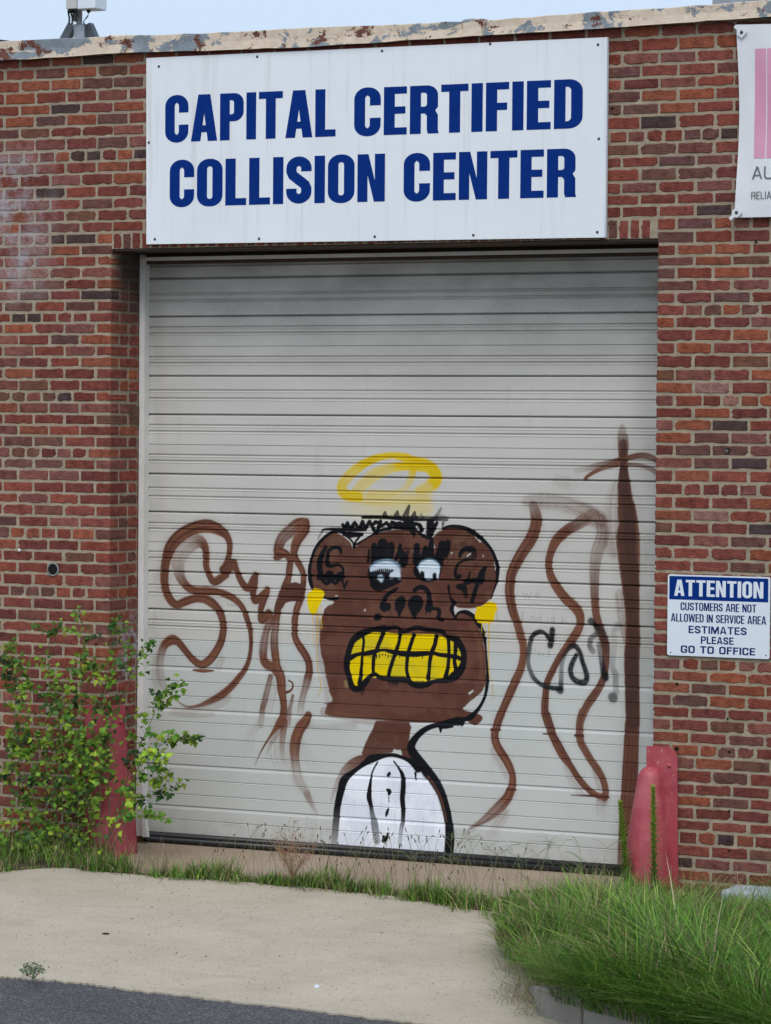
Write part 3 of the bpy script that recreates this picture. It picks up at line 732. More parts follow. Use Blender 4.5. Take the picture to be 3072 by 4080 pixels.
brown(B_, [(330, 1340, 25, .3), (600, 1360, 35, .35), (880, 1350, 35, .25)], soft=1.)
brown(B_, [(130, 620, 40, .25), (120, 800, 50, .2), (150, 980, 50, .15)], soft=1.)
stroke(B_, [(630, 765, 12), (760, 775, 24), (900, 775, 10)], BRD, BR2, soft=.5)
# zigzag
brown(A_, [(1040, 770, 62), (1100, 730, 70), (1160, 690, 58), (1195, 750, 42), (1240, 860, 40), (1310, 980, 45), (1380, 1000, 50), (1430, 910, 50), (1455, 835, 36)], streak=.4)
brown(A_, [(1455, 840, 40), (1440, 960, 48), (1425, 1080, 42), (1455, 1175, 44), (1530, 1130, 48), (1600, 1060, 45), (1612, 1020, 32)], streak=.5)
brown(A_, [(1600, 1080, 42), (1545, 1230, 42), (1525, 1330, 38), (1540, 1430, 48), (1600, 1380, 50), (1640, 1350, 45)], streak=.5)
brown(C_, [(560, 1340, 45), (590, 1400, 38), (560, 1500, 46, .85), (530, 1600, 46, .85)] + tr_(D_, [(415, 200, 46, .85), (410, 330, 42), (440, 400, 45), (520, 440, 50), (560, 480, 55)], C_))
# the A-like letter
brown(C_, [(1060, 130, 45), (960, 160, 70), (860, 240, 75, .9), (745, 350, 68, .9), (695, 480, 62), (700, 560, 60), (670, 600, 40)], streak=.9)
brown(C_, [(720, 540, 60), (800, 560, 45), (850, 640, 42), (842, 760, 42), (825, 880, 42), (790, 1000, 55), (730, 1150, 50), (690, 1280, 46), (670, 1400, 46), (650, 1560, 48, .85)] + tr_(D_, [(530, 150, 44, .9), (540, 300, 42), (560, 430, 42), (600, 560, 50), (610, 680, 45), (625, 780, 38), (635, 880, 36), (625, 980, 40), (600, 1060, 44)], C_))
brown(C_, [(1050, 150, 55), (1040, 240, 62), (950, 370, 62), (905, 500, 50), (910, 590, 42), (960, 680, 40), (1010, 770, 38), (1030, 870, 38), (1020, 1000, 38), (990, 1150, 45), (940, 1290, 42), (915, 1420, 42), (910, 1550, 40)] + tr_(D_, [(760, 100, 34), (800, 190, 38), (860, 280, 40), (905, 370, 38), (918, 470, 38), (905, 530, 42), (885, 620, 40, .8), (850, 740, 34, .7), (825, 850, 36, .5), (815, 940, 36, .25)], C_))
poly(C_, [(780, 950), (850, 945), (900, 930), (950, 935), (990, 950), (1060, 900), (1050, 1060), (1020, 1180), (920, 1185), (850, 1190), (790, 1220), (740, 1290), (650, 1290), (690, 1130)], BR, BRD, 3)
brown(D_, [(600, 1040, 42), (500, 1180, 14), (430, 1290, 10), (360, 1420, 7, .8), (320, 1520, 8, .3)])
brown(D_, [(640, 1040, 38, .95), (630, 1150, 34, .85), (620, 1250, 30, .7), (620, 1380, 28, .45), (640, 1480, 26, .2)])
brown(D_, [(590, 1100, 40, .6), (530, 1210, 30, .5), (480, 1300, 22, .35), (450, 1380, 18, .2)])
brown(D_, [(490, 540, 26, .9), (455, 680, 30, .75), (420, 820, 30, .85), (400, 900, 28, .9), (390, 1000, 30, .5), (380, 1080, 28, .35)])
brown(D_, [(360, 1060, 30, .3), (290, 1150, 40, .25), (240, 1260, 60, .14), (220, 1350, 60, .08)], soft=.9)
brown(D_, [(540, 620, 40, .3), (490, 780, 50, .25), (470, 900, 40, .15)], soft=.9)
stroke(D_, [(690, 585, 9), (728, 610, 10), (733, 660, 11), (705, 700, 13), (665, 715, 16)], BR, BR2)
brown(D_, [(735, 750, 14, .9), (712, 850, 20, .75), (690, 950, 26, .8), (680, 1060, 30, .6)])
brown(D_, [(905, 965, 36), (870, 1040, 52), (810, 1120, 56), (770, 1230, 56), (755, 1340, 54, .95), (758, 1440, 46, .85), (770, 1560, 46, .5), (795, 1680, 48, .35), (860, 1780, 36, .45), (890, 1830, 36, .75), (920, 1900, 32, .65), (965, 1990, 22, .4), (1010, 2060, 12, .2)])
brown(D_, [(830, 1300, 60, .12), (900, 1420, 60, .12), (1000, 1560, 60, .08)], soft=1.)
brown(D_, [(560, 1250, 60, .22), (560, 1400, 70, .18), (600, 1540, 60, .1)], soft=.9)
brown(D_, [(720, 1300, 50, .25), (740, 1500, 60, .2), (820, 1750, 60, .15)], soft=.9)
brown(B_, [(1010, 620, 40, .35), (960, 720, 50, .3)], soft=.8)
brown(C_, [(1210, 1500, 50, .3), (1190, 1300, 40, .2)], soft=.8)
# halo
def yel(pts, **k): stroke(Y_, pts, (.62, .43, .004), (.72, .56, .05), **{**dict(soft=.4, streak=.6, fat=1.2, op=1.5), **k})
yel([(300, 850, 110, .16), (500, 870, 110, .25), (700, 880, 110, .3), (1000, 850, 110, .28), (1300, 850, 110, .35)], soft=.9)
yel([(500, 740, 70, .35), (800, 750, 90, .32), (1100, 740, 90, .3), (1300, 700, 90, .35)], soft=.8)
yel([(1060, 210, 50, .8), (900, 180, 38, .85), (760, 190, 38, .85), (600, 240, 45, .75), (420, 340, 55, .62), (280, 470, 62, .55), (200, 600, 62, .6), (250, 700, 62, .65), (420, 730, 60, .65)])
yel([(1060, 210, 45, .85), (1200, 270, 60, .95), (1350, 320, 70, 1), (1440, 420, 78, 1), (1440, 520, 80, .85), (1360, 590, 70, .5), (1230, 640, 50, .4)])
yel([(1320, 330, 60, .6), (1050, 320, 50, .8), (850, 350, 55, .55), (650, 430, 70, .5), (500, 550, 70, .45), (400, 650, 60, .45)])
yel([(1160, 340, 40, .7), (1120, 480, 42, .5), (1050, 600, 32, .35), (900, 680, 30, .3), (600, 700, 60, .3)])
# face: ears, head, neck
poly(E_, [(690, 690), (640, 590), (560, 520), (480, 480), (400, 470), (300, 530), (200, 660), (145, 820), (112, 970), (118, 1080), (150, 1200), (220, 1290), (320, 1340), (430, 1355), (560, 1330), (700, 1290), (850, 1100), (800, 800)], BR, (.135, .064, .042), 3)
poly(F_, [(340, 700), (390, 570), (450, 490), (550, 425), (680, 395), (780, 415), (930, 480), (1050, 570), (1150, 680), (1220, 800), (1255, 950), (1265, 1050), (1240, 1180), (1190, 1330), (1100, 1420), (1000, 1470), (850, 1480), (700, 1440), (600, 1200)], BR, (.135, .064, .042), 3)
hp = tr_(E_, [(680, 700), (760, 620), (860, 555), (960, 500), (1060, 465), (1180, 440), (1330, 432), (1500, 440), (1600, 500)], W_) + tr_(F_, [(340, 550), (420, 640), (640, 900), (690, 1300), (700, 1470)], W_) + tr_(H_, [(700, 110), (760, 145), (860, 140), (940, 190), (1000, 280), (1050, 400), (1085, 520), (1110, 680), (1120, 900), (1118, 1080), (1050, 1200), (940, 1290), (860, 1370), (815, 1425), (950, 1460), (1040, 1490), (1075, 1530), (1050, 1590), (980, 1635), (900, 1610), (850, 1575), (600, 1600), (450, 1605), (100, 1600)], W_) + tr_(G_, [(1400, 1590), (1000, 1560), (600, 1530), (350, 1500), (310, 1440), (340, 1355), (285, 1345), (410, 1310), (370, 1180), (330, 1000), (300, 850), (258, 650), (246, 450), (260, 250), (300, 110), (350, 50), (430, 10)], W_) + tr_(E_, [(430, 1340), (600, 1200), (600, 900)], W_)
poly(W_, [p[:2] for p in hp], BR, (.132, .056, .038), 3)
brown(G_, [(225, 250, 30, .35), (215, 500, 34, .35), (250, 800, 40, .35), (330, 1050, 50, .3), (370, 1300, 60, .3)], soft=.8)
brown(H_, [(960, 320, 40, .6), (1040, 520, 42, .7), (1075, 800, 42, .7), (1070, 1000, 40, .6)], streak=1.)
brown(G_, [(300, 1450, 50, .5), (700, 1520, 60, .5), (1100, 1570, 60, .4)], soft=.7)
brown(G_, [(0, 1640, 30, .3), (300, 1660, 30, .25), (700, 1640, 40, .3)], soft=.9)
poly(N_, [(600, 60), (970, 75), (968, 300), (1000, 480), (900, 470), (880, 390), (840, 385), (800, 375), (780, 410), (700, 425), (560, 450), (450, 440), (475, 330), (535, 210), (570, 130)], BR, (.12, .058, .04), 3, n=3)
brown(N_, [(520, 470, 32), (400, 510, 50, .95), (290, 590, 46, .85), (205, 700, 32, .6), (145, 830, 22, .45), (110, 950, 14, .3)])
poly(H_, [(690, 70), (760, 85), (850, 115), (970, 125), (985, 190), (930, 150), (860, 118), (760, 122), (712, 165)], None, soft=2, jag=.5)
poly(E_, [(560, 500), (640, 540), (690, 480), (830, 470), (900, 500), (860, 550), (740, 620), (710, 660), (690, 640), (640, 590)], None, soft=2, jag=.5)
poly(E_, [(300, 1375), (430, 1385), (350, 1430), (290, 1510), (262, 1460)], None, soft=2, op=.9, jag=.5)
for q in ([(935, 500), (1010, 540), (1060, 590), (1040, 605), (1000, 560)], [(1228, 850), (1245, 900), (1250, 980), (1235, 970)], [(1180 - 110, 760), (1095, 790), (1080, 800)], [(650, 735), (680, 735), (655, 760)], [(430, 620), (440, 680), (420, 690)]): poly(F_, q, None, soft=1.5, n=1, jag=0)
for q in ([(825, 1510), (860, 1480), (850, 1520)], [(445, 1320), (465, 1302), (490, 1320)], [(1480, 710), (1500, 720), (1490, 760)]): poly(E_, q, None, soft=1.5, n=1, jag=0)
poly(H_, [(885, 1205), (945, 1160), (955, 1180), (892, 1235)], None, soft=1.5, n=1, jag=0)
# shirt
poly(N_, [(520, 540), (600, 510), (700, 470), (850, 480), (950, 510), (1060, 580), (1120, 680), (1200, 760), (1270, 880), (1290, 960), (1330, 1080), (1370, 1200), (1385, 1300), (1370, 1400), (1350, 1500), (1330, 1560), (1150, 1540), (900, 1530), (830, 1590), (780, 1560), (600, 1500), (200, 1440), (190, 1300), (200, 1100), (250, 850), (300, 720), (400, 610)], WH, WH2, 4, n=3)
for i in range(60):
    x = R.uniform(220, 1340); y = R.uniform(650, 1350)
    stroke(N_, [(x, y, 8), (x + R.uniform(-10, 10), y + R.uniform(80, 200), 5)], (.45, .47, .56), soft=1., op=.22)
def blk(org, pts, **k): stroke(org, pts, BK, BK2, **{**dict(soft=.25, streak=.3, fat=1.6), **k})
blk(N_, [(1560, 60, 22), (1430, 90, 22), (1280, 108, 18), (1160, 150, 20), (1060, 230, 24), (1000, 320, 30), (1000, 390, 34), (1060, 480, 36), (1150, 600, 40), (1250, 730, 38), (1330, 880, 34), (1380, 1050, 32), (1408, 1200, 32), (1420, 1350, 36), (1408, 1530, 36)])
brown(N_, [(1180, 680, 10, .7), (1290, 850, 9, .7), (1350, 1020, 9, .7), (1385, 1180, 7, .6)])
blk(N_, [(515, 505, 26), (560, 480, 30), (690, 450, 16), (800, 442, 14), (920, 478, 14), (1000, 520, 22), (1070, 590, 30)])
blk(N_, [(520, 500, 24), (420, 575, 16), (320, 650, 20), (250, 720, 30), (212, 850, 28), (180, 1000, 26), (165, 1150, 26, .9), (152, 1300, 26, .65), (142, 1420, 26, .4)])
blk(N_, [(800, 510, 6), (850, 580, 8), (895, 660, 16), (905, 780, 20), (895, 920, 20), (905, 1050, 18), (900, 1170, 16, .9), (880, 1280, 16, .55), (865, 1420, 14, .35)])
blk(N_, [(620, 520, 6), (580, 590, 6), (555, 660, 7), (540, 760, 12), (527, 900, 20), (545, 990, 16), (565, 1100, 18, .8), (590, 1220, 28, .75), (612, 1390, 26, .6)])
for q in ([(738, 665, 12), (752, 645, 12)], [(725, 825, 8), (750, 840, 16), (748, 870, 12)], [(745, 900, 4), (748, 960, 3)], [(740, 1040, 8), (725, 1080, 12), (715, 1115, 7)], [(690, 1340, 10), (690, 1390, 16)], [(735, 1310, 8), (715, 1380, 12)], [(1040, 640, 10), (1042, 720, 4)], [(1320, 140, 16), (1320, 190, 5)]): blk(N_, q)
blk(N_, [(1290, 120, 10), (1360, 130, 14), (1450, 125, 8)])
# chin and cheek line
blk(H_, [(1060, 350, 16), (1098, 480, 16), (1115, 600, 9), (1126, 750, 10), (1140, 900, 14), (1135, 1080, 16), (1110, 1230, 14), (1060, 1350, 15), (990, 1450, 18), (920, 1520, 26), (850, 1550, 20), (700, 1570, 24), (560, 1595, 16), (480, 1610, 8)])
blk(H_, [(690, 0, 12), (662, 90, 20), (690, 170, 12), (710, 212, 12), (750, 140, 10), (850, 130, 20), (950, 185, 20), (1010, 265, 26), (1060, 350, 16)], spline=True)
blk(H_, [(740, 1580, 40), (800, 1600, 22), (795, 1645, 6)])
# ears
blk(E_, [(560, 470, 20), (480, 455, 12), (380, 480, 14), (280, 560, 14), (200, 660, 14), (140, 800, 14), (110, 950, 16), (115, 1080, 20), (145, 1200, 16), (205, 1285, 12), (320, 1340, 10), (400, 1357, 12), (480, 1345, 12)])
blk(E_, [(220, 560, 6, .6), (260, 480, 8, .7), (300, 432, 10), (450, 428, 14), (560, 430, 12)])
blk(E_, [(325, 665, 16), (275, 760, 22), (242, 870, 28), (250, 980, 26), (270, 1055, 26), (320, 1065, 16), (345, 1012, 14), (392, 1000, 16), (430, 1060, 18), (480, 1040, 14), (520, 1010, 14), (550, 1060, 20)])
blk(E_, [(525, 740, 12), (512, 685, 16), (440, 668, 16), (368, 710, 18), (346, 800, 18), (345, 890, 22), (400, 915, 16), (480, 900, 12), (540, 930, 12), (556, 990, 12), (545, 1060, 16)])
blk(E_, [(270, 1100, 10), (330, 1145, 18), (400, 1118, 14), (450, 1145, 14), (510, 1105, 12)]); blk(E_, [(545, 1110, 10), (572, 1205, 10), (610, 1120, 10)], spline=False)
blk(E_, [(240, 1060, 30), (540, 1075, 22)], soft=.4)
blk(F_, [(540, 420, 10), (620, 390, 12), (720, 390, 16), (830, 410, 18), (930, 460, 22), (1030, 530, 20), (1120, 610, 16), (1200, 720, 16), (1250, 840, 16), (1272, 950, 20), (1265, 1100, 13), (1230, 1220, 8), (1180, 1350, 7)])
blk(F_, [(770, 790, 15), (790, 730, 20), (850, 690, 22), (930, 700, 32), (950, 780, 34, .8), (880, 820, 20, .8), (800, 850, 12), (740, 900, 12), (712, 980, 15), (722, 1060, 16), (770, 1050, 18)])
blk(F_, [(780, 640, 18, .4), (820, 630, 26, .5), (860, 650, 18, .4)])
blk(F_, [(1100, 945, 18), (1062, 1020, 30), (1040, 1110, 34), (940, 1110, 22), (850, 1130, 26)]); blk(F_, [(905, 1000, 8), (885, 1070, 10), (850, 1130, 12)])
blk(F_, [(750, 1190, 22), (820, 1210, 30), (850, 1320, 18, .8)]); blk(F_, [(1000, 1170, 18), (965, 1270, 20), (932, 1385, 20)]); blk(F_, [(620, 1185, 12), (640, 1320, 8), (690, 1405, 22)])
poly(F_, [(860, 780), (915, 740), (925, 750), (870, 800)], None, soft=1.5, n=1, jag=0)
# hair
H1 = [(550, 370), (568, 428), (612, 345), (645, 425), (708, 340), (765, 430), (812, 325), (845, 420), (905, 325), (950, 420), (990, 480), (1040, 350), (985, 330), (955, 360)]
blk(E_, [(x, y, 17) for x, y in H1], spline=False, soft=.35)
blk(E_, [(545, 432, 14), (700, 432, 18), (850, 430, 16)]); blk(E_, [(570, 490, 20), (640, 500, 26), (740, 500, 20), (800, 500, 16)])
blk(E_, [(560, 480, 14), (650, 560, 9), (690, 610, 9), (700, 670, 14), (720, 590, 9), (790, 500, 12)], spline=False)
blk(E_, [(810, 268, 14), (1060, 270, 14), (1300, 288, 14), (1500, 298, 14), (1666, 300, 12)])
for q in ([(1075, 270), (1110, 205), (1135, 275)], [(1220, 280), (1275, 195), (1292, 280)], [(1340, 285), (1430, 118), (1400, 285)], [(1450, 285), (1505, 205), (1520, 295)]): blk(E_, [(x, y, 13) for x, y in q], spline=False, op=.88)
blk(E_, [(1050, 320, 16), (1060, 390, 12), (1130, 340, 16), (1180, 400, 20), (1200, 330, 14), (1260, 370, 26), (1310, 340, 14), (1340, 390, 30), (1400, 360, 36), (1460, 380, 44), (1485, 470, 22), (1492, 530, 6)], spline=False)
poly(E_, [(1230, 360), (1500, 330), (1505, 420), (1470, 445), (1300, 435), (1200, 425)], BK, BK2, 2)
blk(F_, [(190, 350, 14), (240, 380, 20), (260, 440, 22)]); blk(F_, [(380, 340, 36), (365, 430, 30), (355, 530, 24)]); blk(F_, [(470, 340, 14), (415, 430, 22), (385, 540, 8)])
blk(F_, [(392, 560, 20), (395, 690, 24)]); blk(F_, [(550, 345, 14, .8), (540, 400, 6, .8)]); blk(F_, [(430, 290, 14, .5), (500, 190, 14, .6), (525, 145, 10, .5)], soft=.7); blk(F_, [(400, 295, 20, .7), (500, 270, 26, .55), (590, 290, 22, .6)], soft=.7); blk(F_, [(258, 235, 14, .5), (262, 290, 16, .6)], soft=.7); blk(F_, [(0, 300, 13), (200, 300, 12), (420, 300, 12), (600, 305, 8, .7)])
blk(E_, [(730, 630, 10), (860, 550, 8), (960, 490, 10), (1060, 440, 14), (1180, 420, 12)]); blk(F_, [(190, 440, 10), (260, 500, 14), (335, 540, 12)])
# eyes
for q in ([(965, 650, 28), (960, 860, 30)], [(1080, 630, 50), (1060, 870, 52)], [(1190, 645, 32), (1190, 740, 30), (1160, 840, 26)], [(1312, 640, 16), (1295, 730, 18), (1240, 850, 16)], [(1335, 730, 22), (1325, 890, 24)], [(1350, 690, 8, .5), (1425, 680, 12, .5), (1390, 780, 22), (1378, 870, 22)], [(1362, 910, 20), (1330, 880, 30)], [(900, 700, 8), (885, 850, 14)]): blk(E_, q)
poly(E_, [(1090 + 215 * math.cos(t), 1020 + 195 * math.sin(t)) for t in np.linspace(0, 6.0, 14)], BK, BK2, 3)
poly(E_, [(900, 1090), (930, 1200), (1020, 1252), (1130, 1222), (1240, 1172), (1320, 1100)], BK, BK2, 2)
stroke(E_, [(920, 930, 20), (1000, 870, 20), (1150, 845, 22), (1270, 890, 20), (1310, 970, 16)], (.25, .42, .55), soft=1.2, op=.6)
poly(E_, [(910, 985), (930, 920), (1010, 875), (1120, 850), (1220, 870), (1290, 930), (1310, 1000), (1308, 1090), (1240, 1070), (1165, 1085), (1180, 1020), (1225, 975), (1190, 958), (1050, 950), (940, 985)], (.62, .70, .76), (.5, .58, .66), 3, n=3)
poly(E_, [(1000, 1080), (1020, 1040), (1060, 1025), (1090, 1060), (1080, 1120), (1050, 1130)], (.5, .58, .64), (.35, .42, .48), 4)
for i in range(9): x = 970 + i * 26; stroke(E_, [(x, 950, 4), (x, 975 + R.uniform(0, 30), 2)], (.6, .68, .74), soft=.6, op=.8)
for q in ([(200, 655, 30), (192, 860, 36)], [(160, 770, 12), (190, 850, 20)], [(315, 685, 26), (300, 760, 30), (265, 840, 34)], [(392, 620, 24), (385, 720, 28), (380, 860, 40)], [(535, 630, 34), (520, 720, 40), (480, 860, 50)], [(612, 610, 28), (600, 700, 28), (585, 785, 18)]): blk(F_, q)
poly(F_, [(340 + 190 * math.cos(t), 980 + 150 * math.sin(t)) for t in np.linspace(0, 6.0, 14)], BK, BK2, 3)
stroke(F_, [(215, 930, 18), (280, 860, 20), (380, 835, 20), (470, 880, 18), (500, 940, 14)], (.25, .42, .55), soft=1.2, op=.6)
poly(F_, [(212, 960), (225, 900), (290, 855), (370, 838), (440, 860), (495, 910), (500, 1000), (488, 1060), (462, 1100), (455, 1010), (420, 1015), (400, 1080), (350, 1100), (310, 1085), (300, 1000), (250, 985), (245, 1015)], (.62, .70, .76), (.48, .56, .62), 3, n=2)
# nose
blk(E_, [(1265, 1218, 14), (1180, 1270, 18), (1120, 1330, 20), (1086, 1400, 22), (1090, 1460, 36), (1140, 1455, 36)]); blk(E_, [(1105, 1480, 24), (1110, 1520, 6)])
blk(F_, [(168, 1240, 18), (230, 1202, 20), (300, 1210, 22), (350, 1270, 22), (365, 1350, 22), (362, 1460, 36), (340, 1490, 22)]); blk(F_, [(370, 1470, 22), (440, 1482, 14), (492, 1500, 18), (495, 1560, 18), (480, 1608, 16), (535, 1632, 18)])
blk(E_, [(1330, 1370, 36), (1310, 1420, 50), (1300, 1480, 30), (1300, 1590, 7)]); blk(E_, [(1545, 1380, 46), (1515, 1420, 70), (1500, 1470, 46), (1500, 1615, 9)])
for x, y, l in ((1250, 1440, 80), (1335, 1440, 90), (1462, 1440, 120), (1535, 1460, 110), (1560, 1440, 90), (1475, 1440, 80)): blk(E_, [(x, y, 8), (x, y + l, 4)])
for x, y, l in ((325, 1480, 80), (352, 1480, 50), (380, 1480, 70)): blk(F_, [(x, y, 8), (x, y + l, 4)])
blk(E_, [(1000, 1598, 30), (1020, 1592, 32)], soft=.4); blk(E_, [(1180, 1470, 9, .5), (1185, 1580, 7, .4)])
# earrings and runs
poly(E_, [(170, 1210), (250, 1225), (310, 1275), (290, 1340), (260, 1410), (215, 1500), (170, 1560), (125, 1560), (90, 1460), (75, 1370), (95, 1280)], YL, YL2, 2)
poly(H_, [(985, 60), (1060, 50), (1110, 10), (1180, -15), (1240, 20), (1270, 80), (1240, 160), (1200, 270), (1010, 265), (975, 170)], YL, YL2, 2)
def drip(org, pts): stroke(org, pts, (.62, .38, .01), (.7, .45, .02), soft=.5, streak=.2, op=.85)
for q in ([(155, 150, 7), (155, 400, 6, .7), (160, 580, 6, .7)], [(218, 110, 7), (215, 400, 8), (205, 600, 6), (215, 940, 5), (245, 990, 6), (250, 1165, 6), (205, 1270, 3)], [(268, 40, 6), (268, 350, 6)], [(195, 100, 4), (200, 270, 3)]): drip(G_, q)
for q in ([(1060, 270, 4), (1062, 400, 4)], [(1105, 270, 5), (1108, 450, 4)], [(1155, 260, 12), (1155, 450, 9), (1153, 700, 8), (1160, 950, 5), (1200, 1080, 5), (1215, 1270, 4)], [(1265, 90, 4), (1265, 240, 4)]): drip(H_, q)
# teeth
tp = tr_(G_, [(700, 500), (820, 420), (960, 370), (1080, 370), (1200, 410), (1500, 420)], W_) + tr_(H_, [(200, 420), (450, 430), (600, 490), (740, 540), (800, 640), (820, 760), (790, 880), (700, 960), (600, 1030), (300, 1060), (0, 1030)], W_) + tr_(G_, [(1400, 1030), (1000, 1000), (880, 1020), (800, 1100), (710, 1120), (660, 1040), (630, 900), (620, 760)], W_)
poly(W_, [p[:2] for p in tp], (.74, .54, .0), (.60, .48, .012), 2)
stroke(G_, [(590, 1060, 24, .6), (600, 1110, 26, .5)], (.4, .36, .12), soft=.8, op=.7)
mo_ = tr_(G_, [(1100, 350, 34), (960, 360, 22), (860, 390, 28), (760, 440, 32), (680, 520, 28), (635, 640, 26), (610, 760, 30), (605, 880, 28), (640, 1010, 25), (670, 1110, 28), (720, 1150, 28), (790, 1130, 28), (850, 1060, 28), (910, 985, 20), (980, 955, 18), (1050, 1000, 20), (1200, 1020, 22), (1400, 1035, 25), (1480, 1090, 25), (1600, 1110, 25)], G_) + tr_(H_, [(200, 1100, 22), (330, 1090, 25), (430, 1050, 18), (600, 1030, 25), (700, 980, 40), (780, 900, 35), (820, 800, 28), (822, 680, 28), (790, 590, 30), (720, 500, 30), (600, 450, 15), (540, 390, 18), (440, 370, 18), (330, 360, 20), (200, 335, 20), (110, 360, 18), (40, 390, 18)], G_) + tr_(G_, [(1320, 380, 18), (1280, 335, 16), (1200, 335, 18), (1110, 350, 22)], G_)
blk(G_, mo_)
for q in ([(815, 430, 14), (830, 520, 13), (815, 650, 13), (800, 850, 15), (785, 1000, 20), (770, 1080, 20)], [(1090, 390, 20), (1060, 480, 20), (1010, 600, 18), (970, 700, 18), (955, 850, 17), (960, 960, 15)], [(1310, 400, 18), (1300, 520, 16), (1260, 640, 18), (1220, 760, 18), (1180, 880, 18), (1155, 990, 18)], [(1495, 430, 18), (1460, 540, 18), (1425, 650, 18), (1405, 780, 17), (1400, 900, 16), (1425, 1020, 18)], [(650, 735, 26), (750, 690, 16), (850, 680, 20), (950, 660, 22), (1080, 632, 12), (1190, 652, 20), (1300, 672, 22), (1500, 682, 22), (1666, 677, 22)]): blk(G_, q)
for q in ([(460, 450, 20), (440, 560, 20), (400, 660, 20), (375, 780, 18), (365, 900, 16), (350, 1010, 22)], [(620, 480, 18), (625, 600, 16), (625, 750, 16), (610, 880, 18), (580, 1000, 22)], [(720, 550, 22), (710, 680, 18), (700, 780, 18), (720, 900, 20), (720, 1000, 15)], [(0, 685, 22), (200, 690, 22), (400, 672, 18), (500, 695, 18), (640, 710, 20), (740, 730, 20), (780, 750, 18)]): blk(H_, q)
for i in range(26):
    x = 660 + i * 38; y = 700 + 10 * math.sin(i); blk(G_, [(x, y, 6), (x, y + R.uniform(10, 45), 3)])
for x in (1160, 1190, 1215, 1235, 1260, 1280, 1500, 1530, 1560, 1590, 1620): blk(G_, [(x, 1050, 7), (x, 1090 + R.uniform(0, 60), 3)])
for x in (760, 780, 800, 825): blk(G_, [(x, 1130, 7), (x, 1170 + R.uniform(0, 80), 3)])
# right-hand letters
brown(R1, [(1225, 250, 22, .35), (1225, 330, 42, .6), (1235, 420, 52, .85), (1235, 550, 44), (1240, 680, 40), (1245, 850, 62), (1258, 1000, 70), (1275, 1120, 88), (1290, 1270, 92), (1285, 1450, 108)] + tr_(R3, [(1395, 100, 90), (1400, 300, 88), (1402, 500, 92), (1388, 700, 96), (1390, 1000, 92), (1395, 1300, 90), (1400, 1600, 88)], R1) + tr_(W_, [(2517, 2900, 27), (2508, 3120, 30), (2500, 3200, 27), (2492, 3320, 26), (2486, 3470, 26, .8)], R1), soft=.2, streak=.35)
stroke(R1, [(1235, 420, 36), (1240, 600, 30), (1245, 850, 52), (1258, 1000, 64), (1275, 1120, 80), (1290, 1270, 84), (1285, 1450, 96)] + tr_(R3, [(1395, 100, 80), (1400, 300, 80), (1402, 500, 82), (1388, 700, 84), (1390, 1000, 84), (1395, 1300, 82), (1400, 1600, 80)], R1), (.058, .030, .026), (.085, .042, .034), soft=.4, streak=.5, op=.85)
brown(R1, [(1160, 850, 40, .4), (1130, 1050, 70, .4), (1130, 1350, 80, .5), (1150, 1500, 80, .5)], soft=.8, speck=.4)
brown(R3, [(1230, -100, 60, .5), (1255, 150, 55, .55), (1280, 350, 42, .6), (1310, 520, 30, .6)], speck=.5)
stroke(R1, [(1380, 1250, 12), (1392, 1450, 14), (1395, 1650, 14)], BR2, soft=.4, op=.7)
brown(R1, [(1210, 590, 22), (1100, 620, 22, .9), (980, 650, 26, .7), (880, 680, 26, .45), (760, 705, 26, .2)]); brown(R1, [(1180, 645, 18), (1050, 670, 20, .9), (950, 712, 18), (880, 755, 16), (845, 788, 14)])
brown(R1, [(1270, 575, 22), (1400, 550, 28, .95), (1500, 560, 28, .9), (1590, 605, 25, .9)]); brown(R1, [(1270, 640, 18, .9), (1400, 650, 18, .8), (1500, 680, 20, .7), (1590, 730, 26, .7)])
brown(R1, [(560, 800, 50, .2), (640, 830, 60, .22), (720, 850, 50, .1)], soft=1., speck=.5)
brown(R1, [(250, 1020, 45, .45), (400, 1020, 66, .5), (600, 1040, 70, .48), (800, 1100, 66, .6), (900, 1160, 80, .75), (990, 1210, 76, .7)], soft=.7, speck=.4)
brown(R2, [(620, 40, 45, .7), (650, 130, 55, .9), (655, 220, 60), (640, 300, 60), (590, 420, 62), (500, 560, 58), (420, 700, 55), (380, 800, 52), (365, 900, 50), (360, 1000, 50), (375, 1120, 48), (410, 1250, 45), (450, 1360, 42), (480, 1480, 42)] + tr_(H_, [(1610, 560, 48), (1610, 720, 45), (1580, 880, 48), (1520, 1020, 52), (1450, 1180, 52), (1380, 1340, 48), (1310, 1500, 46)], R2) + tr_(R4, [(370, 120, 40), (325, 250, 38), (310, 340, 38), (330, 430, 40), (390, 530, 40), (450, 630, 38), (490, 740, 32), (490, 830, 36), (470, 900, 42), (430, 980, 46), (350, 1070, 50, .9), (250, 1160, 40, .85), (150, 1230, 22, .8), (60, 1280, 12, .7)], R2), streak=1.)
brown(R4, [(300, 500, 40, .3), (380, 640, 40, .35), (440, 760, 30, .3)], soft=.8); brown(R4, [(400, 1130, 50, .45), (320, 1260, 50, .3), (260, 1370, 50, .15)], soft=.8); brown(R4, [(150, 1240, 30, .3), (0, 1340, 25, .3)], soft=.8)
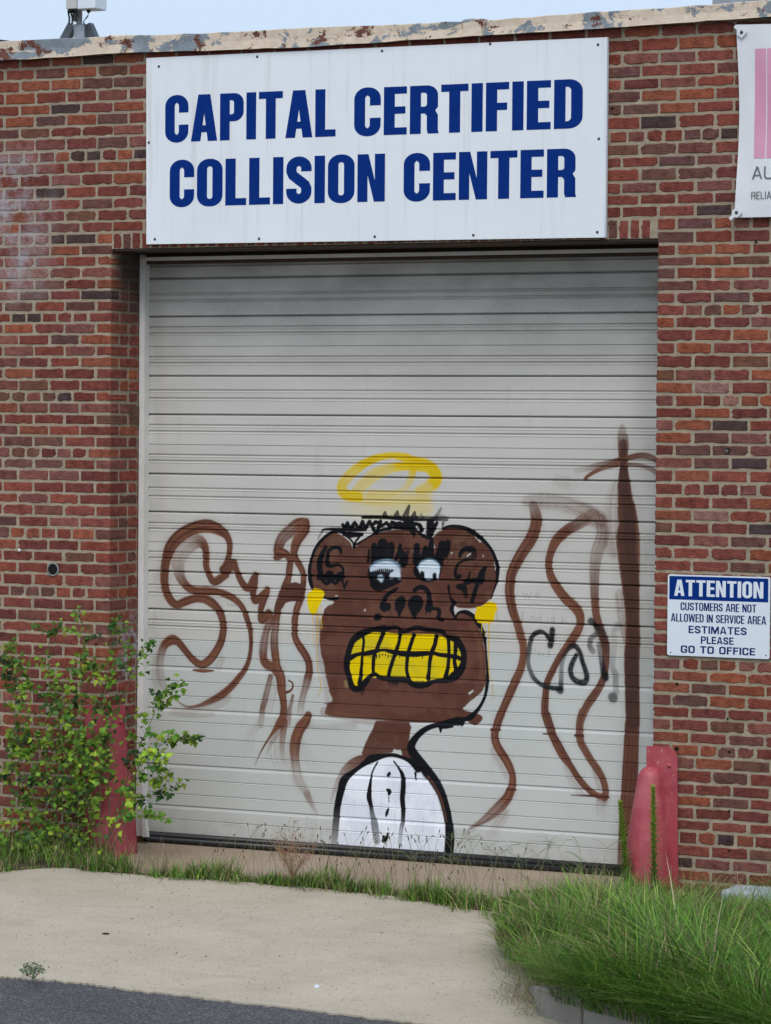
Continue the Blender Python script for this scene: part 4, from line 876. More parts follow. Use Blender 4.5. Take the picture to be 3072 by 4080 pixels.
brown(R2, [(1300, 130, 50, .5), (1200, 190, 60, .75), (1100, 250, 56, .9), (1000, 310, 52), (890, 410, 52), (830, 520, 42), (795, 650, 38), (800, 760, 38), (840, 870, 45), (910, 980, 48), (1000, 1090, 50), (1090, 1170, 50), (1140, 1260, 46), (1135, 1370, 42), (1080, 1480, 45)] + tr_(R3, [(450, 700, 42), (380, 820, 40), (310, 960, 42), (260, 1080, 40), (245, 1220, 42), (235, 1350, 46), (235, 1480, 46)], R2) + tr_(R4, [(830, 120, 42), (870, 240, 42), (900, 330, 38), (950, 430, 42), (1010, 540, 42), (1080, 640, 30), (1150, 750, 30), (1220, 840, 30), (1300, 915, 28), (1380, 955, 26), (1440, 950, 26)], R2))
brown(R4, [(1040, 650, 30, .35), (1100, 770, 45, .3), (1180, 880, 50, .35)], soft=.9)
brown(R2, [(1370, 200, 60, .6), (1390, 330, 62, .65), (1370, 450, 70, .65), (1330, 560, 66, .6), (1305, 700, 56, .65), (1300, 830, 50, .8), (1300, 980, 45, .9), (1305, 1100, 42), (1315, 1220, 40), (1345, 1350, 40)] + tr_(R3, [(990, 420, 50), (1030, 550, 50), (1045, 700, 45), (1040, 850, 42), (1020, 980, 42), (960, 1120, 45), (890, 1230, 50), (800, 1360, 50), (730, 1500, 48)], R2) + tr_(R4, [(1210, 100, 42), (1180, 200, 38), (1175, 320, 36), (1190, 410, 36), (1240, 500, 35), (1300, 600, 35), (1370, 700, 35), (1420, 800, 32), (1440, 900, 32), (1430, 965, 36)], R2), speck=.05, streak=1.)
brown(R4, [(1410, 1000, 48, .7), (1400, 1060, 50, .3), (1410, 1140, 50, .12)], soft=.7); brown(R4, [(1320, 700, 22, .35), (1370, 850, 26, .35), (1385, 920, 20, .3)], soft=.7)
for q in (((1090, 945, 8, .6), (1250, 950, 10), (1470, 965, 12)), ((800, 318, 5), (920, 318, 14)), ((275, 275, 14), (360, 275, 14)), ((1130, 335, 12), (1210, 340, 14)), ((440, 885, 12), (520, 890, 12))): stroke(R4, list(q), BRD, soft=.5)
def spray(pts, **k):
    stroke(R3, [(p[0], p[1], p[2] * 2.2, p[3] if len(p) > 3 else 1.) for p in pts], (.012, .012, .014), soft=1., streak=.1, op=.13, fat=1.)
    stroke(R3, pts, (.012, .012, .014), soft=.6, streak=.2, speck=.1, fat=1.5, **k)
spray([(333, 365, 26), (322, 470, 28), (305, 575, 28)]); spray([(290, 490, 18), (240, 420, 18), (180, 390, 20), (110, 410, 22), (60, 460, 22), (35, 550, 22, .9), (15, 680, 22, .85), (12, 800, 20, .75), (35, 900, 20, .8), (90, 1010, 22, .9), (180, 1090, 20), (300, 1132, 22), (450, 1145, 22)])
spray([(425, 1165, 30, .9), (440, 1175, 30, .9)]); spray([(440, 1140, 24), (450, 1000, 22, .7), (455, 850, 20, .6), (482, 720, 22, .6), (540, 620, 22, .75), (600, 580, 26), (650, 592, 24), (700, 670, 22), (730, 780, 22), (770, 900, 24), (790, 1000, 26), (760, 1060, 30), (680, 1060, 28), (600, 1000, 24), (572, 900, 24), (600, 800, 24), (650, 700, 20)])
spray([(850, 250, 34, .9), (905, 310, 20), (960, 380, 46, .75), (1010, 480, 46, .55), (1040, 600, 46, .4)]); spray([(900, 430, 22, .7), (840, 490, 24, .7), (830, 580, 24, .75), (870, 650, 26, .6)]); spray([(950, 560, 22, .6), (970, 700, 22, .7), (1000, 850, 26, .9), (1022, 960, 32), (1040, 1000, 32)])
spray([(1200, 310, 34, .4), (1150, 400, 26, .25), (1160, 560, 26, .2), (1130, 840, 26, .4), (1168, 950, 28, .55), (1172, 1080, 28, .5), (1180, 1190, 28, .4)]); spray([(1132, 1262, 44, .8), (1138, 1268, 44, .8)])
# pencil words
def pen(org, *ls):
    for l in ls: stroke(org, [(x, y, 2.6) for x, y in l], (.12, .12, .13), soft=.8, streak=0, op=.55, spline=False)
pen(R2, [(505, 990), (528, 1070), (552, 1005), (572, 1070), (602, 990)], [(640, 1035), (690, 1022), (675, 1003), (648, 1018), (645, 1050), (690, 1055)], [(488, 1225), (522, 1222)], [(506, 1225), (500, 1302)], [(485, 1304), (520, 1302)], [(590, 1310), (596, 1265), (600, 1285), (625, 1265), (640, 1310)], [(708, 1228), (705, 1308), (665, 1310), (660, 1285), (705, 1275)], [(780, 1270), (775, 1340)], [(850, 1275), (815, 1290), (820, 1330), (850, 1320), (852, 1280), (855, 1335)], [(945, 1270), (938, 1345), (950, 1310), (975, 1305), (988, 1350)])
pen(R2, [(590, 1610), (585, 1680), (612, 1670), (592, 1645), (610, 1625), (590, 1612)], [(640, 1615), (642, 1690)], [(690, 1655), (668, 1670), (670, 1695), (692, 1690), (693, 1660), (696, 1700)], [(745, 1665), (725, 1675), (725, 1700), (748, 1705)], [(785, 1640), (788, 1715)], [(808, 1665), (788, 1685), (812, 1712)])
pen(A_, [(1082, 1245), (1084, 1218), (1092, 1232), (1100, 1218), (1103, 1245)], [(1115, 1232), (1125, 1228), (1124, 1245), (1114, 1244), (1115, 1232)], [(1135, 1250), (1136, 1230), (1146, 1232), (1147, 1250)], [(1155, 1242), (1166, 1238), (1160, 1230), (1155, 1250), (1166, 1252)], [(1172, 1228), (1178, 1242), (1183, 1228), (1176, 1262)], [(1205, 1220), (1195, 1278), (1208, 1278)], [(1228, 1215), (1230, 1250)])
img = bpy.data.images.new('graffiti_canvas', CW, CH, alpha=True, float_buffer=True); img.colorspace_settings.name = 'Non-Color' if False else 'Linear Rec.709'
img.alpha_mode = 'CHANNEL_PACKED'
buf = np.dstack([rgb, alp]).astype(np.float32); img.pixels.foreach_set(buf.ravel()); img.update(); img.pack()
def door_mat():
    m, n = newmat('door_paint'); t = NT(n); co = t.coord(True)
    uv = t.node('ShaderNodeUVMap', uv_map='UVMap'); im = t.node('ShaderNodeTexImage', image=img, extension='CLIP', interpolation='Cubic'); t.L(uv.outputs[0], im.inputs[0])
    sp = t.node('ShaderNodeSeparateXYZ'); t.L(co, sp.inputs[0])
    old = t.ramp(t.noise(co, 1.6, 5, .6, 0, (.5, 1, 2)), [(.3, (.49, .478, .438)), (.7, (.58, .567, .525))])
    new = t.ramp(t.noise(co, 1.2, 4), [(.3, (.48, .497, .468)), (.7, (.54, .555, .525))])
    base = t.mix(t.mr(sp.outputs[2], dz_(2540) + .004, dz_(2540) - .004), old, new)
    # dirt and painted-in lintel shade, darker towards the head, with a speckled band
    up = t.mr(sp.outputs[2], 2.65, 3.35)
    base = t.mix(t.math('MULTIPLY', up, t.mr(t.noise(co, 2.5, 5, .6, 0, (.6, 1, 1.3)), .32, .62, .1, .6)), base, (.17, .165, .14))
    band = t.math('MULTIPLY', t.mr(sp.outputs[2], 2.93, 3.02), t.mr(sp.outputs[2], 3.27, 3.2)); spk = t.ramp(t.noise(co, 95, 3, .7), [(.5, 0.), (.66, 1.)])
    base = t.mix(t.math('MULTIPLY', t.math('MULTIPLY', band, spk), .55), base, (.5, .5, .49))
    base = t.mix(t.mr(t.noise(co, 3, 6, .65, 0, (3, 1, .35)), .6, .8, 0, .3), base, (.27, .26, .235))
    sil = t.ramp(t.noise(co, 26, 3, .5, 0, (4, 1, .3)), [(.76, 0.), (.8, .7)])
    base = t.mix(sil, base, (.62, .62, .6))
    low = t.mr(sp.outputs[2], .25, .02); base = t.mix(t.math('MULTIPLY', low, t.mr(t.noise(co, 8, 5), .4, .65, .1, .55)), base, (.3, .27, .22))
    # a patchy darker strip at both jambs
    jm = t.math('MAXIMUM', t.mr(sp.outputs[0], .16, .04), t.mr(sp.outputs[0], 3.1, 3.32)); base = t.mix(t.math('MULTIPLY', jm, t.mr(t.noise(co, 6, 5, .6, 0, (1, 1, .5)), .35, .65, 0, .45)), base, (.2, .19, .17))
    c = t.mix(im.outputs['Alpha'], base, im.outputs['Color'])
    rg = t.math('ADD', t.mr(t.noise(co, 7, 4), .3, .7, .36, .5), t.math('MULTIPLY', im.outputs['Alpha'], -.06))
    nb = t.bump(t.noise(co, 1.3, 2, .5, 0, (1, 1, 2.2)), .25, .03); nb = t.bump(t.noise(co, 240, 2), .06, .001, nb)
    t.out(c, rg, nb, 0., t.math('MULTIPLY_ADD', im.outputs['Alpha'], -.38, .5)); return m
M['door'] = door_mat()
for (za, ta, zb, tb, inner) in secs:
    pr = seg_profile(za, (zb, tb), inner, ta); xs_ = np.linspace(DX0, DX1, 15); vs = []; fs = []
    n = len(pr)
    for i, x in enumerate(xs_):
        for (yo, z) in pr: vs.append((x, DY + yo + .0012 * math.sin(x * 3 + z * 5), z))
    for i in range(len(xs_) - 1):
        for j in range(n - 1): fs.append((i * n + j, i * n + j + 1, (i + 1) * n + j + 1, (i + 1) * n + j))
    me = bpy.data.meshes.new('door_section'); me.from_pydata(vs, [], fs); me.materials.append(M['door'])
    uvl = me.uv_layers.new(name='UVMap'); co = np.array(vs, np.float32); li = np.zeros(len(me.loops), np.int32); me.loops.foreach_get('vertex_index', li)
    uv = np.stack([(co[li, 0] - GX0) / (GX1 - GX0), (co[li, 2] - GZ0) / (GZ1 - GZ0)], 1); uvl.data.foreach_set('uv', uv.astype(np.float32).ravel())
    o = link(bpy.data.objects.new('door_section', me), door)
mb = MB(); mb.box(DX0 - .02, DX1, DY + .03, DY + .05, 0, Z_LINT + .1); mb.build('door_backing', M['steel_dark'], door)
zs0, zs1 = dz_(3345, 590), dz_(3313, 590)
mb = MB()
for zc, rr in ((zs1 - .014, .016), (zs1 - .040, .019)): mb.tube([(DX0 + .01, DY + .002, zc), (DX1, DY + .002, zc)], rr, 12)
mb.box(DX0 + .01, DX1, DY + .006, DY + .02, zs0 - .02, zs1 - .001); sb = mb.build('bottom_seal', M['rubber'], door, True)
# frame
fr = MB()
def strip(mb, pxa, pxb, ya, yb, Y, dep=.05, dx=0.):
    A, B, C2, D2 = P(pxa[0], ya, Y), P(pxb[0], ya, Y), P(pxa[1], yb, Y), P(pxb[1], yb, Y)
    mb.add([A, B, D2, C2, A + [0, dep, 0], B + [0, dep, 0], D2 + [0, dep, 0], C2 + [0, dep, 0]], [(0, 3, 2, 1), (0, 1, 5, 4), (1, 2, 6, 5), (2, 3, 7, 6), (3, 0, 4, 7), (4, 5, 6, 7)])
strip(fr, (557, 549), (577, 571), 1015, 2612, .325, .06); fr.build('door_track', M['frame_paint'], door)
fr = MB(); strip(fr, (549, 540), (571, 566), 2615, 3330, .322, .065); fr.build('door_track', M['frame_paint'], door)
fr = MB(); strip(fr, (577, 571), (593, 585), 1030, 2198, .372, .012); fr.build('track_flange', M['frame_paint'], door)
fr = MB(); strip(fr, (562, 566), (576, 586), 3248, 3335, .30, .03); fr.build('track_foot', M['frame_paint'], door)

# ------------------------------------------------------------ lettering
def arc(cx, cy, rx, ry, a0, a1, n=6):
    return [(cx + rx * math.cos(math.radians(a0 + (a1 - a0) * i / n)), cy + ry * math.sin(math.radians(a0 + (a1 - a0) * i / n))) for i in range(n + 1)]
def rr(x0, y0, x1, y1, r):
    r = min(r, (x1 - x0) / 2, (y1 - y0) / 2)
    return arc(x1 - r, y0 + r, r, r, -90, 0) + arc(x1 - r, y1 - r, r, r, 0, 90) + arc(x0 + r, y1 - r, r, r, 90, 180) + arc(x0 + r, y0 + r, r, r, 180, 270)
WD = dict(A=.56, C=.5, D=.51, E=.43, F=.42, G=.52, I=0, L=.42, M=.66, N=.53, O=.52, P=.5, R=.52, S=.5, T=.5, U=.52, V=.54, W=.78)
def glyph(ch, w, t, b):
    r = min(.24, w * .48)
    ri = max(r - t * .8, .03)
    if ch == 'I': return [[(0, 0), (t, 0), (t, 1), (0, 1)]]
    if ch == 'L': return [[(0, 0), (w, 0), (w, b), (t, b), (t, 1), (0, 1)]]
    if ch == 'T': return [[((w - t) / 2, 0), ((w + t) / 2, 0), ((w + t) / 2, 1 - b), (w, 1 - b), (w, 1), (0, 1), (0, 1 - b), ((w - t) / 2, 1 - b)]]
    if ch == 'E': return [[(0, 0), (w, 0), (w, b), (t, b), (t, .5 - b / 2 + .01), (w * .94, .5 - b / 2 + .01), (w * .94, .5 + b / 2 + .01), (t, .5 + b / 2 + .01), (t, 1 - b), (w, 1 - b), (w, 1), (0, 1)]]
    if ch == 'F': return [[(0, 0), (t, 0), (t, .43), (w * .92, .43), (w * .92, .43 + b), (t, .43 + b), (t, 1 - b), (w, 1 - b), (w, 1), (0, 1)]]
    if ch == 'N': return [[(0, 0), (t * .95, 0), (t * .95, .56), (w - t * 1.02, 0), (w, 0), (w, 1), (w - t * .95, 1), (w - t * .95, .44), (t * 1.02, 1), (0, 1)]]
    if ch == 'M': return [[(0, 0), (t * .9, 0), (t * .9, .62), (w / 2 - t * .42, 0), (w / 2 + t * .42, 0), (w - t * .9, .62), (w - t * .9, 0), (w, 0), (w, 1), (w - t * 1.25, 1), (w / 2, .42), (t * 1.25, 1), (0, 1)]]
    if ch == 'W': return [[(w * .14, 0), (w * .36, 0), (w / 2, .6), (w * .64, 0), (w * .86, 0), (w, 1), (w - t * .95, 1), (w * .75, .32), (w * .58, 1), (w * .42, 1), (w * .25, .32), (t * .95, 1), (0, 1)]]
    if ch == 'V': return [[(w / 2 - t * .5, 0), (w / 2 + t * .5, 0), (w, 1), (w - t, 1), (w / 2, .3), (t, 1), (0, 1)]]
    if ch == 'A':
        k = t * .62; s = (w / 2 - k) ; q = lambda y: s * y
        if t < .13:
            return [[(0, 0), (t, 0), (t + q(.25), .25), (w - t - q(.25), .25), (w - t, 0), (w, 0), (w / 2 + k, 1), (w / 2 - k, 1)], [(t + q(.25 + b), .25 + b), (w / 2, min((w / 2 - t) / s, .95)), (w - t - q(.25 + b), .25 + b)]]
        return [[(0, 0), (t * .98, 0), (t * .98 + q(.19) * .85, .19), (w - t * .98 - q(.19) * .85, .19), (w - t * .98, 0), (w, 0), (w / 2 + k, 1), (w / 2 - k, 1)],
                [(t * .98 + q(.19 + b) * .86, .19 + b), (w / 2, .19 + b + (w / 2 - t * .98 - q(.19 + b) * .86) / (s * .86)), (w - t * .98 - q(.19 + b) * .86, .19 + b)]]
    if ch == 'O': return [rr(0, -.012, w, 1.012, r), rr(t, b, w - t, 1 - b, ri)]
    if ch == 'D': return [[(0, 0)] + arc(w - r, r, r, r, -90, 0) + arc(w - r, 1 - r, r, r, 0, 90) + [(0, 1)], [(t, b)] + arc(w - t - ri, b + ri, ri, ri, -90, 0) + arc(w - t - ri, 1 - b - ri, ri, ri, 0, 90) + [(t, 1 - b)]]
    if ch == 'U': return [[(0, 1)] + arc(r, r - .012, r, r, 180, 270) + arc(w - r, r - .012, r, r, 270, 360) + [(w, 1), (w - t, 1)] + arc(w - t - ri, b + ri, ri, ri, 0, -90) + arc(t + ri, b + ri, ri, ri, -90, -180) + [(t, 1)]]
    if ch in 'PR':
        m = .40; rb = min(r * .85, .22); ri2 = max(rb - t * .75, .03)
        hole = [(t, m + b)] + arc(w - t - ri2, m + b + ri2, ri2, ri2, -90, 0) + arc(w - t - ri2, 1 - b - ri2, ri2, ri2, 0, 90) + [(t, 1 - b)]
        if ch == 'P': return [[(0, 0), (t, 0), (t, m)] + arc(w - rb, m + rb, rb, rb, -90, 0) + arc(w - rb, 1 - rb, rb, rb, 0, 90) + [(0, 1)], hole]
        m2 = .42
        return [[(0, 0), (t, 0), (t, m2), (w - t - .04, m2), (w - t, m2 - .05), (w - t, .08), (w - t + .02, 0), (w + .015, 0), (w + .015, .02), (w, .06), (w, m2 - .04), (w - .05, m2 + .06), (w, m2 + .13)] + arc(w - rb, 1 - rb, rb, rb, 0, 90) + [(0, 1)], [(t, m2 + b * .95)] + arc(w - t - ri2, m2 + b * .95 + ri2, ri2, ri2, -90, 0) + arc(w - t - ri2, 1 - b - ri2, ri2, ri2, 0, 90) + [(t, 1 - b)]]
    if ch in 'CG':
        o = [(w, .63), (w, 1 - r)] + arc(w - r, 1.012 - r, r, r, 0, 90)[1:] + arc(r, 1.012 - r, r, r, 90, 180) + arc(r, r - .012, r, r, 180, 270) + arc(w - r, r - .012, r, r, 270, 360)
        inn = arc(w - t - ri, b + ri, ri, ri, 0, -90) + arc(t + ri, b + ri, ri, ri, -90, -180) + arc(t + ri, 1 - b - ri, ri, ri, 180, 90) + arc(w - t - ri, 1 - b - ri, ri, ri, 90, 0) + [(w - t, .63)]
        if ch == 'C': return [o + [(w, .37), (w - t, .37)] + inn]
        return [o + [(w, .52), (w * .5, .52), (w * .5, .52 - b), (w - t, .52 - b)] + inn]
    if ch == 'S':
        h = t / 2; q = min(w / 2 - h, .2); hb = h * .9
        cl = [(w - h, .68)] + arc(w - h - q, .99 - hb - q, q, q, 0, 90, 5) + arc(h + q, .99 - hb - q, q, q, 90, 180, 5) + [(h, .68), (h + .03, .6), (w / 2, .5), (w - h - .03, .4), (w - h, .32)] + arc(w - h - q, .01 + hb + q, q, q, 0, -90, 5) + arc(h + q, .01 + hb + q, q, q, -90, -180, 5) + [(h, .32)]
        L = []; Rr = []
        for i, p in enumerate(cl):
            a = cl[max(i - 1, 0)]; c2 = cl[min(i + 1, len(cl) - 1)]; dx, dy = c2[0] - a[0], c2[1] - a[1]; l = math.hypot(dx, dy) or 1; nx, ny = -dy / l, dx / l
            L.append((p[0] + nx * h, p[1] + ny * h)); Rr.append((p[0] - nx * h, p[1] - ny * h))
        return [L + Rr[::-1]]
def word_shapes(word, t=.205, b=.15, gap=.058, wid=1., sp=.28):
    x = 0.; out = []
    for ch in word:
        if ch == ' ': x += sp; continue
        w = (WD[ch] * wid) if ch != 'I' else t
        out.append((x, w, glyph(ch, w, t, b))); x += w + gap
    return out, x - gap
def letters(word, x0, x1, zbot, ztop, Y, mat, parent, thick=.0012, single=True, name='letter', zr=None, **k):
    sh, W = word_shapes(word, **k); H = ztop - zbot; sx = (x1 - x0) / W
    allb = MB()
    for lx, w, loops in sh:
        mb = MB() if single else allb
        pts3 = [[Vector((x0 + (lx + p[0]) * sx, zbot + p[1] * H, 0)) for p in lp] for lp in loops]
        tris = tessellate_polygon(pts3); flat = [p for lp in pts3 for p in lp]; n = len(flat)
        f = []
        for tri in tris:
            a, b_, c_ = (flat[i] for i in tri); 
            if (b_ - a).cross(c_ - a).z < 0: tri = tri[::-1]
            f.append(tuple(tri))
        vs = [(p.x, Y, p.y) for p in flat] + [(p.x, Y + thick, p.y) for p in flat]; s0 = 0
        for lp in pts3:
            m_ = len(lp)
            for i in range(m_): f.append((s0 + i, s0 + (i + 1) % m_, n + s0 + (i + 1) % m_, n + s0 + i))
            s0 += m_
        mb.add(vs, f)
        if single: mb.build(name, mat, parent)
    if not single: allb.build(name, mat, parent)
# big sign
sY = -.030
sgn = empty('long_sign', (1.67, sY, 4.1)); tag(sgn, 'long white board sign reading CAPITAL CERTIFIED COLLISION CENTER in blue letters above the door', 'sign', kind='thing')
a, b, c, d = P(583, 231, sY), P(2421, 148, sY), P(2408, 946, sY), P(583, 973, sY)
mb = MB(); pts = [a, b, c, d]; mb.add([*pts, *[p + np.array([0, .024, 0]) for p in pts]], [(0, 3, 2, 1), (0, 1, 5, 4), (1, 2, 6, 5), (2, 3, 7, 6), (3, 0, 4, 7), (4, 5, 6, 7)])
def sign_mat():
    m, n = newmat('sign_board'); t = NT(n); co = t.coord(True)
    col = t.ramp(t.noise(co, 1.2, 5), [(.3, (.73, .775, .81)), (.7, (.79, .83, .86))])
    col = t.mix(t.mr(t.noise(co, 7, 5, .6, 0, (3, 1, .12)), .55, .75, 0, .5), col, (.55, .54, .51))
    col = t.mix(t.mr(t.noise(co, 34, 3, .5), .74, .78, 0, .5), col, (.42, .4, .37))
    nb = t.bump(t.noise(co, 1.1, 2), .18, .02); t.out(col, .34, nb, 0, .5); return m
M['board'] = sign_mat()
mb.build('board', M['board'], sgn)
e = MB(); e.box(b[0] - .004, b[0] + .0005, sY - .004, sY + .02, c[2], b[2]); e.build('edge_trim', M['sign_white'], sgn)
for word, (xa, ya0, ya1), (xb, yb0, yb1) in (('CAPITAL', (658, 378, 565), (1337, 358, 546)), ('CERTIFIED', (1411, 350, 541), (2321, 316, 512)), ('COLLISION', (676, 636, 821), (1533, 616, 806)), ('CENTER', (1608, 611, 800), (2292, 593, 787))):
    A, B = P(xa, ya1, sY), P(xb, yb1, sY); T1, T2 = P(xa, ya0, sY), P(xb, yb0, sY)
    letters(word, A[0], B[0], (A[2] + B[2]) / 2, (T1[2] + T2[2]) / 2, sY - .0012, M['blue'], sgn, .001)
for x, y in ((633, 265), (593, 568), (617, 953), (1025, 226), (1032, 951), (1522, 203), (1493, 943), (1953, 175), (1886, 937), (2383, 178), (2386, 553), (2380, 925)):
    c_ = P(x, y, sY); mb = MB(); mb.ball((c_[0], sY, c_[2]), .0085, 10, 5, (1, .5, 1)); mb.build('screw', M['screw'], sgn, True)
# notice
nY = -.012
a, b, c, d = P(2659, 2289, nY), P(3069, 2299, nY), P(3066, 2627, nY), P(2660, 2610, nY)
nx0, nx1, nz1, nz0 = (a[0] + d[0]) / 2, (b[0] + c[0]) / 2, (a[2] + b[2]) / 2, (c[2] + d[2]) / 2
ns_ = empty('notice_sign', ((nx0 + nx1) / 2, nY, nz0)); tag(ns_, 'small blue and white ATTENTION notice screwed to the right brick pier', 'notice', kind='thing')
mb = MB(); lp = rr(nx0, nz0, nx1, nz1, .012); n = len(lp); mb.add([(p[0], nY, p[1]) for p in lp] + [(p[0], nY + .006, p[1]) for p in lp], [tuple(range(n))] + [(i, n + i, n + (i + 1) % n, (i + 1) % n) for i in range(n)]); mb.build('panel', M['sign_white'], ns_)
NW, NH = nx1 - nx0, nz1 - nz0
nu = lambda u: nx0 + u * NW
nv = lambda v: nz1 - v * NH
mb = MB(); mb.box(nu(.016), nu(.982), nY - .0006, nY + .001, nv(.308), nv(.018)); mb.build('blue_band', M['blue'], ns_)
letters('ATTENTION', nu(.065), nu(.935), nv(.262), nv(.062), nY - .0012, M['sign_white'], ns_, .0006, t=.19, b=.15, gap=.07, wid=1.02)
for tx, u0, u1, v0, v1, kk in (('CUSTOMERS ARE NOT', .128, .868, .34, .438, dict(t=.15, b=.12, wid=.92)), ('ALLOWED IN SERVICE AREA', .035, .965, .48, .58, dict(t=.15, b=.12, wid=.92)), ('ESTIMATES', .21, .778, .625, .717, dict(t=.2, b=.17, wid=1.5, gap=.12)), ('PLEASE', .332, .652, .752, .842, dict(t=.2, b=.17, wid=1.4, gap=.1)), ('GO TO OFFICE', .135, .862, .872, .962, dict(t=.21, b=.18, wid=1.5, gap=.12, sp=.5))):
    letters(tx, nu(u0), nu(u1), nv(v1), nv(v0), nY - .0006, M['blue_dark'], ns_, .0006, **kk)
for u, v in ((.03, .03), (.975, .035), (.035, .965), (.965, .955)):
    mb = MB(); mb.ball((nu(u), nY, nv(v)), .0045, 8, 4, (1, .5, 1)); mb.build('screw', M['screw'], ns_, True)
# banner
bY = -.02
bn = empty('vinyl_banner', (4.4, bY, 3.65)); tag(bn, 'white vinyl banner with a pink block bolted to the wall at the right edge', 'banner', kind='thing')
tl, bl_ = P(2937, 102, bY), P(2930, 868, bY)
bx0, bz1, bz0, bx1 = (tl[0] + bl_[0]) / 2, tl[2] + .003, bl_[2], 4.95
def bsurf(x, z):
    u = (x - bx0) / (bx1 - bx0); v = (z - bz0) / (bz1 - bz0)
    fold = .006 * math.exp(-((u * 6 - (1 - v) * 4) ** 2)) + .006 * math.exp(-((u * 7 - v * 5) ** 2)) + .003 * math.sin(u * 40 + v * 9) * math.exp(-3 * u) + .004 * math.sin(v * 7 + u * 6)
    return bY - .008 - fold
def bpatch(x0, x1, z0, z1, off, nx=28, nz=40, mat=None, name='cloth', edge=False):
    mb = MB(); vs = []; fs = []
    for i in range(nx + 1):
        for j in range(nz + 1):
            u, v = i / nx, j / nz; x = x0 + (x1 - x0) * u; z = z0 + (z1 - z0) * v
            if edge and i == 0: x += .018 * math.sin(math.pi * v)
            if edge: z += -(.010 * math.sin(math.pi * u)) * (1 if j == nz else 0)
            vs.append((x, bsurf(x, z) - off, z))
    for i in range(nx):
        for j in range(nz): fs.append((i * (nz + 1) + j, (i + 1) * (nz + 1) + j, (i + 1) * (nz + 1) + j + 1, i * (nz + 1) + j + 1))
    mb.add(vs, fs); return mb.build(name, mat, bn, True)
bpatch(bx0, bx1, bz0, bz1, 0, mat=M['banner'], edge=True)
pa, pb = P(3011, 195, bY - .01), P(3003, 632, bY - .01); pk0 = (pa[0] + pb[0]) / 2; stx = P(3056, 400, bY)[0]
bpatch(pk0, stx - .002, pb[2], pa[2], .0012, 6, 30, M['pink'], 'pink_block'); bpatch(stx + .004, 4.7, pb[2], pa[2], .0012, 14, 30, M['pink'], 'pink_block')
q0, q1 = P(3001, 715, bY), P(3001, 665, bY)
letters('AU', q0[0], q0[0] + .12, q0[2], q1[2], bY - .021, M['grey_print'], bn, .001, t=.09, b=.09, wid=1.15, gap=.12)
q0, q1 = P(2998, 794, bY), P(2998, 765, bY)
letters('RELIA', q0[0], q0[0] + .1115, q0[2], q1[2], bY - .021, M['grey_print'], bn, .001, t=.1, b=.09, wid=1., gap=.12)
for (x, y, dx, dz) in ((2962, 131, -26, -24), (2942, 848, -24, 24)):
    c_ = P(x, y, bY); o2 = P(x + dx, y + dz, bY); d_ = np.array([o2[0] - c_[0], 0, o2[2] - c_[2]]); d_ /= np.linalg.norm(d_); nn = np.array([-d_[2], 0, d_[0]])
    mb = MB(); A0 = np.array([c_[0], bY - .03, c_[2]])
    lp = [A0 - d_ * .022 + nn * .022, A0 + d_ * .012 + nn * .024, A0 + d_ * .028 + nn * .008, A0 + d_ * .052 + nn * .009, A0 + d_ * .052 - nn * .009, A0 + d_ * .028 - nn * .008, A0 + d_ * .012 - nn * .024, A0 - d_ * .022 - nn * .022]
    mb.add(lp + [p + np.array([0, .006, 0]) for p in lp], [tuple(range(8)), tuple(range(8, 16))[::-1]] + [(i, (i + 1) % 8, 8 + (i + 1) % 8, 8 + i) for i in range(8)]); tb = mb.build('corner_tab', M['banner'], bn)
    mb = MB(); mb.ball((c_[0], bY - .032, c_[2]), .0095, 12, 5, (1, .5, 1)); mb.build('bolt', M['screw'], tb, True)

# ------------------------------------------------------------ red guards at the jambs
def guard(name, label, axis_px, plate_px, bolt_px, Yp, prof, flip):
    cpt = P(axis_px[0], axis_px[1], Yp); g = empty(name, (cpt[0], Yp - .08, 0)); tag(g, label, 'bollard', 'red steel guards at the door jambs', 'thing')
    lp = [P(x, y, Yp) for x, y in plate_px]; mb = MB(); n = len(lp)
    mb.add(lp + [p + np.array([0, -.012, 0]) for p in lp], [tuple(range(n)), tuple(range(n, 2 * n))[::-1]] + [(i, (i + 1) % n, n + (i + 1) % n, n + i) for i in range(n)])
    bevel(mb.build('back_plate', M['red'], g), .004, 2)
    mb = MB(); vs = []; fs = []; m_ = 20; rows = []
    for (y, l, r, dep) in prof:
        A, B = P(l, y, Yp - .03), P(r, y, Yp - .03); rows.append(((A[0] + B[0]) / 2, (B[0] - A[0]) / 2, dep, A[2]))
    t0 = rows[0]; cap = []
    for k in range(7):
        th = math.pi / 2 * k / 6; cap.append((t0[0], max(t0[1] * math.sin(th), .001), max(t0[2] * math.sin(th), .001), t0[3] + t0[1] * 1.0 * math.cos(th)))
    rows = cap + rows[1:]
    for (xc, hw, dep, z) in rows:
        for k in range(m_ + 1):
            t = math.pi * k / m_; vs.append((xc - hw * math.cos(t), Yp - .012 - dep * math.sin(t) ** .8, z))
        vs.append((xc + hw * 1.06, Yp - .004, z)); vs.append((xc - hw * 1.06, Yp - .004, z))
    q = m_ + 3
    for i in range(len(rows) - 1):
        for k in range(q - 1): fs.append((i * q + k, i * q + k + 1, (i + 1) * q + k + 1, (i + 1) * q + k))
        fs.append((i * q + q - 1, i * q, (i + 1) * q, (i + 1) * q + q - 1))
    mb.add(vs, fs); mb.build('nose', M['red'], g, True)
    c_ = P(*bolt_px, Yp - .012); mb = MB(); mb.ball((c_[0], Yp - .012, c_[2]), .0135, 12, 6, (1, .75, 1)); mb.build('bolt', M['red'], g, True)
